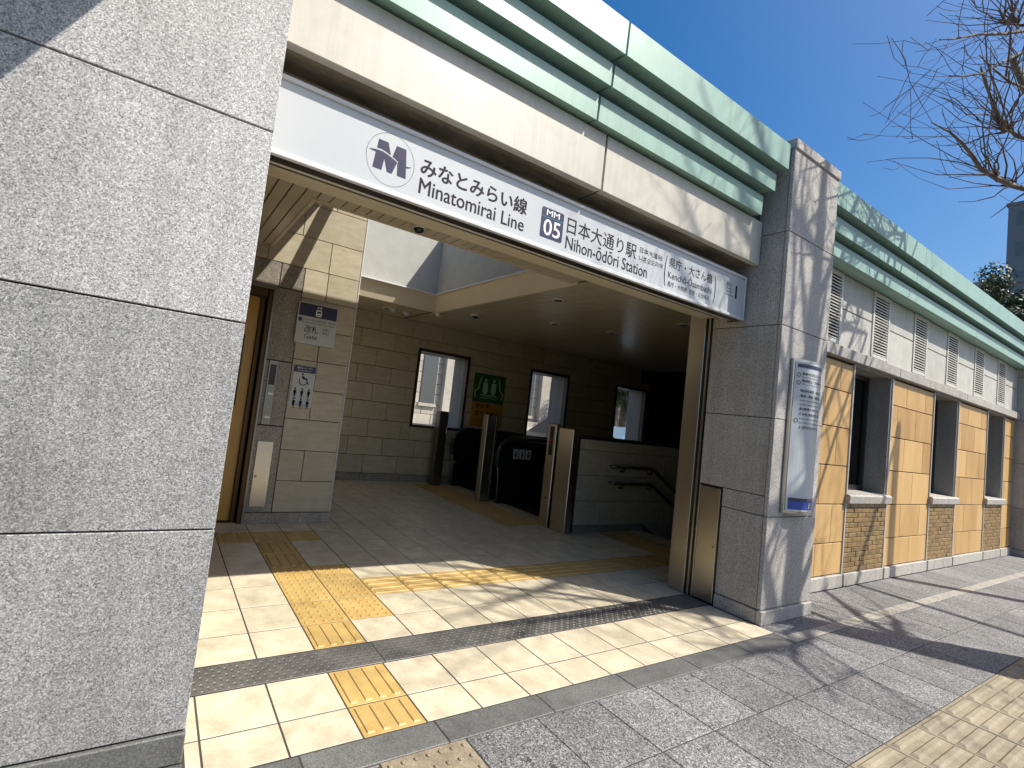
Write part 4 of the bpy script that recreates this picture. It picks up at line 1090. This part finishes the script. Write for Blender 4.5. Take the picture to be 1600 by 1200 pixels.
ex += [(rise([(4.19,-.5),(4.12,.5),(4.0,1.4),(4.08,2.3),(4.2,3.3),(4.1,4.5)], 3.55), (.075, .02)),
       (rise([(4.12,.4),(3.93,1.1),(3.80,1.9),(3.74,2.9),(3.55,4.1)], 3.5), (.04, .014)),
       (rise([(4.02,1.3),(4.22,2.1),(4.34,2.9),(4.6,3.8)], 3.4), (.035, .012)),
       (rise([(4.06,2.2),(3.86,2.9),(3.78,3.5),(3.9,4.2)], 3.5), (.028, .01)),
       (rise([(4.15,.1),(4.55,.7),(4.85,1.5),(5.2,2.4),(5.7,3.4)], 3.4), (.045, .014)),
       (rise([(4.55,.7),(4.62,1.5),(4.75,2.3),(4.7,3.3)], 3.3), (.03, .01)),
       (rise([(4.85,1.5),(5.3,1.9),(5.6,2.6),(6.2,3.2)], 3.3), (.028, .01)),
       (rise([(3.9,1.6),(3.5,2.4),(3.15,2.9),(2.8,3.3),(2.3,3.8)], 3.6), (.03, .008)),
       (rise([(3.5,2.4),(3.35,2.9),(3.25,3.5),(3.0,4.0)], 3.8), (.02, .007))]
# fine twigs fanning out towards the building from the near limbs
fan = [((6.48,-.5,4.81), 11), ((6.2,-.5,4.7), 12), ((6.43,-.5,5.92), 12), ((6.03,-.5,5.75), 9), ((6.57,-.5,4.27), 7), ((6.03,-.5,4.16), 6), ((5.54,-.5,4.08), 4), ((6.26,-.5,5.24), 3), ((6.75,-.5,4.36), 5)]
bare_tree((6.35, -2.1, 0.0), 9.2, .38, 4, 'bare street tree reaching in from the right edge, its twigs against the sky', 14, ex, fan)

# street lamp with a long arm over the road
t = thing('street_lamp', (9.55, -1.95, 0), 'grey street lamp post with a long arm over the road', 'lamp')
hh = 1.79 + (.39+1.95)/.575
MB().lathe([(.11,0),(.11,.5),(.085,.55),(.075,hh*.6),(.07,hh-.1),(.05,hh)], 9.55, -1.95, 14).build('pole', 'pole', t)
MB().tube([(9.55,-1.95,hh-.12),(9.55,-2.6,hh-.05),(9.55,-5.8,hh-.02)], .045, 8).build('arm', 'pole', t)
MB().cbox(9.40, 9.70, -6.5, -5.75, hh-.09, hh+.02, .03).build('lamp_head', 'pole', t)

# evergreen tree and buildings far right
def evergreen(loc, h, rx, seed, label):
    rng = random.Random(seed); t = thing('evergreen_tree', loc, label, 'tree', 'evergreen trees')
    b = Vector(loc)
    MB().tube([b, b+Vector((.1,0,h*.4)), b+Vector((0,.1,h*.8))], [.22,.16,.06], 10).build('trunk', 'bark', t)
    m = MB(); cl_ = []
    for k in range(60):
        while True:
            p = Vector((rng.uniform(-1,1), rng.uniform(-1,1), rng.uniform(-1,1)))
            if p.length < 1: break
        cl_.append((b+Vector((p.x*rx, p.y*rx, h*.66+p.z*h*.33)), rng.uniform(.45,.9)*rx*.42))
    for c_, r_ in cl_:
        for k in range(400):
            d = Vector((rng.gauss(0,1), rng.gauss(0,1), rng.gauss(0,1))).normalized()
            p = c_ + d*r_*rng.uniform(.6,1.05)
            u = d.cross(Vector((rng.uniform(-1,1),rng.uniform(-1,1),rng.uniform(-1,1)))).normalized(); w = (d*.4+u.cross(d)).normalized()
            s_ = rng.uniform(.05,.10)
            m.add([p-u*s_*.5, p+w*s_, p+u*s_*.5, p-w*s_], [(0,1,2,3)])
    m.build('crown', 'leaf', t)
def polar(dist, az): return (camo.location.x + dist*math.cos(R(az)), camo.location.y + dist*math.sin(R(az)))
x, y = polar(34, 9.7); evergreen((x, y, -.16), 11.4, 2.3, 3, 'dark evergreen tree above the far end of the green cornice')
x, y = polar(36, 7.4); evergreen((x, y, -.16), 11.2, 2.2, 5, 'second dark evergreen tree at the right edge beyond the cornice')

def far_building(name, x0, x1, y0, y1, h, mat, label, floors, nwin, wm='tower_glass'):
    t = thing(name, ((x0+x1)/2, (y0+y1)/2, -.16), label, 'building')
    MB().box(x0, x1, y0, y1, -.16, h).build('wall', mat, t)
    MB().box(x0-.15, x1+.15, y0-.15, y1+.15, h, h+.35).build('roof', mat, t)
    fh = h/floors
    for f_ in range(floors):
        for k in range(nwin):
            w = (y1-y0)/nwin; a = y0+w*(k+.2); c_ = y0+w*(k+.8); z0 = fh*f_+fh*.3; z1 = fh*f_+fh*.78
            q = MB().box(x0-.03, x0+.1, a, c_, z0, z1).build('window', wm, t)
    return t
# far tower: blank side towards the camera with slim vertical windows further back
x, y = polar(90, 10.0)
far_building('office_tower', x, x+20, y-24, y, 34.3, 'tower', 'tall dark grey office tower at the far right', 9, 7)
x, y = polar(60, 11.7)
far_building('low_building', x, x+12, y-9, y, 16.7, 'tower', 'low dark grey building behind the evergreen tree', 4, 4)

# ---------------- street behind the back windows
sl = sheet(-.145, -60, 120, 8.2, 17.5).build('back_road', 'asphalt'); tag(sl, 'asphalt street behind the station', None, None, 'structure')
bs = MB().box(-60, 120, 5.85, 8.2, -.155, -.02).box(-60, 120, 17.5, 22.0, -.155, -.01).build('back_pavement', 'paver_beige'); tag(bs, 'pale pavement along the street behind the station', None, None, 'structure')
t = thing('stone_building', (20, 24, 0), 'pale limestone building with tall pilasters seen through the back windows', 'building')
wl_ = MB().box(-10, 33, 22.6, 34, -.05, 15).build('wall', 'joint', t)
for r in range(14):
    z0 = .02+.62*r
    x = -9.9 - (.7 if r % 2 else 0)
    while x < 33:
        a, c_ = max(x, -10), min(x+1.4, 33)
        if 8 < c_ and r < 13:
            piece('stone_block', 'stone_far', wl_, a+.012, c_-.012, 22.50, 22.62, z0+.012, z0+.608, .015)
        x += 1.4
MB().box(-10, 8.0, 22.5, 22.6, 0, 15).build('stone_field', 'stone_far', wl_)
MB().box(8.0, 33, 22.5, 22.6, 8.1, 15).build('stone_field', 'stone_far', wl_)
for k in range(9):
    x0 = 9.2+2.6*k
    piece('pilaster', 'stone_far', t, x0, x0+.75, 22.15, 22.52, .5, 9.5, .03)
    piece('pilaster_base', 'stone_far', t, x0-.1, x0+.85, 22.05, 22.53, 0, .5, .03)
    wn_ = MB().box(x0+1.2, x0+2.2, 22.44, 22.52, 1.3, 4.6).build('window', 'far_glass', t)
    MB().box(x0+1.1, x0+2.3, 22.36, 22.56, 1.12, 1.3).build('window_sill', 'stone_far', wn_)
for k in range(6):
    piece('entrance_step', 'stone_far', t, 19.5, 27.5, 20.3+.33*k, 22.4, .0+.15*k, .15+.15*k, .015)
def car(x, y, paint, label, rz=0):
    t = thing('parked_car', (x, y, -.14), label, 'car', 'cars on the street behind the station')
    def W(m, nm, mt, par=t):
        m.v = [(a+x, b+y, c_-.14) for a, b, c_ in m.v]; return m.build(nm, mt, par)
    prof = [(-2.1,.30),(-2.15,.55),(-2.05,.82),(-1.2,.92),(-.55,1.40),(.75,1.44),(1.45,.98),(2.05,.86),(2.15,.60),(2.1,.30)]
    m = MB()
    n = len(prof)
    ys = [-.84,-.80,-.70,.70,.80,.84]
    vs = []
    for yi, yy in enumerate(ys):
        for a, c_ in prof:
            s_ = 1.0 if c_ < 1.0 else (1-.16*(c_-1.0)/.44)
            ins = {0:.0,1:.02,2:.05,3:.05,4:.02,5:0}[yi]
            vs.append((a, yy*s_, c_ + (ins if c_ > .8 else 0)))
    fs = [tuple(range(n)), tuple(range(5*n+n-1, 5*n-1, -1))]
    for i in range(5):
        for k in range(n): fs.append((i*n+k, (i+1)*n+k, (i+1)*n+(k+1)%n, i*n+(k+1)%n))
    W(MB().add(vs, fs), 'body', paint)
    for sy in (-1, 1):
        W(MB().prism([(-1.0,.97),(-.5,1.34),(.08,1.38),(.08,.97)], 'y', sy*.785, sy*.815), 'side_window', 'far_glass')
        W(MB().prism([(.14,.97),(.14,1.38),(.68,1.37),(1.25,.99)], 'y', sy*.785, sy*.815), 'side_window', 'far_glass')
        for wx in (-1.35, 1.35):
            wh = W(MB().tube([(wx,sy*.68,.32),(wx,sy*.86,.32)], .32, 20), 'wheel', 'rubber')
            W(MB().tube([(wx,sy*.855,.32),(wx,sy*.872,.32)], .2, 14), 'rim', 'steel', wh)
    return t
car(11.8, 9.7, 'car_dark', 'black car on the street behind the second back window')
car(17.2, 11.6, 'car_blue', 'pale blue car on the street behind the third back window')
car(24.5, 13.0, 'car_dark', 'black car on the street at the far end behind the back windows')
x = 30; 
for k, (ex_, ey_, hh_, rr_) in enumerate(((26.0,18.6,6.5,2.2),(30.5,19.0,7.0,2.4),(35,18.8,6.5,2.3))):
    evergreen((ex_, ey_, -.02), hh_, rr_, 20+k, ('leafy green tree seen through the third back window', 'leafy green tree seen through the fourth back window', 'leafy green tree farthest along the back street')[k])
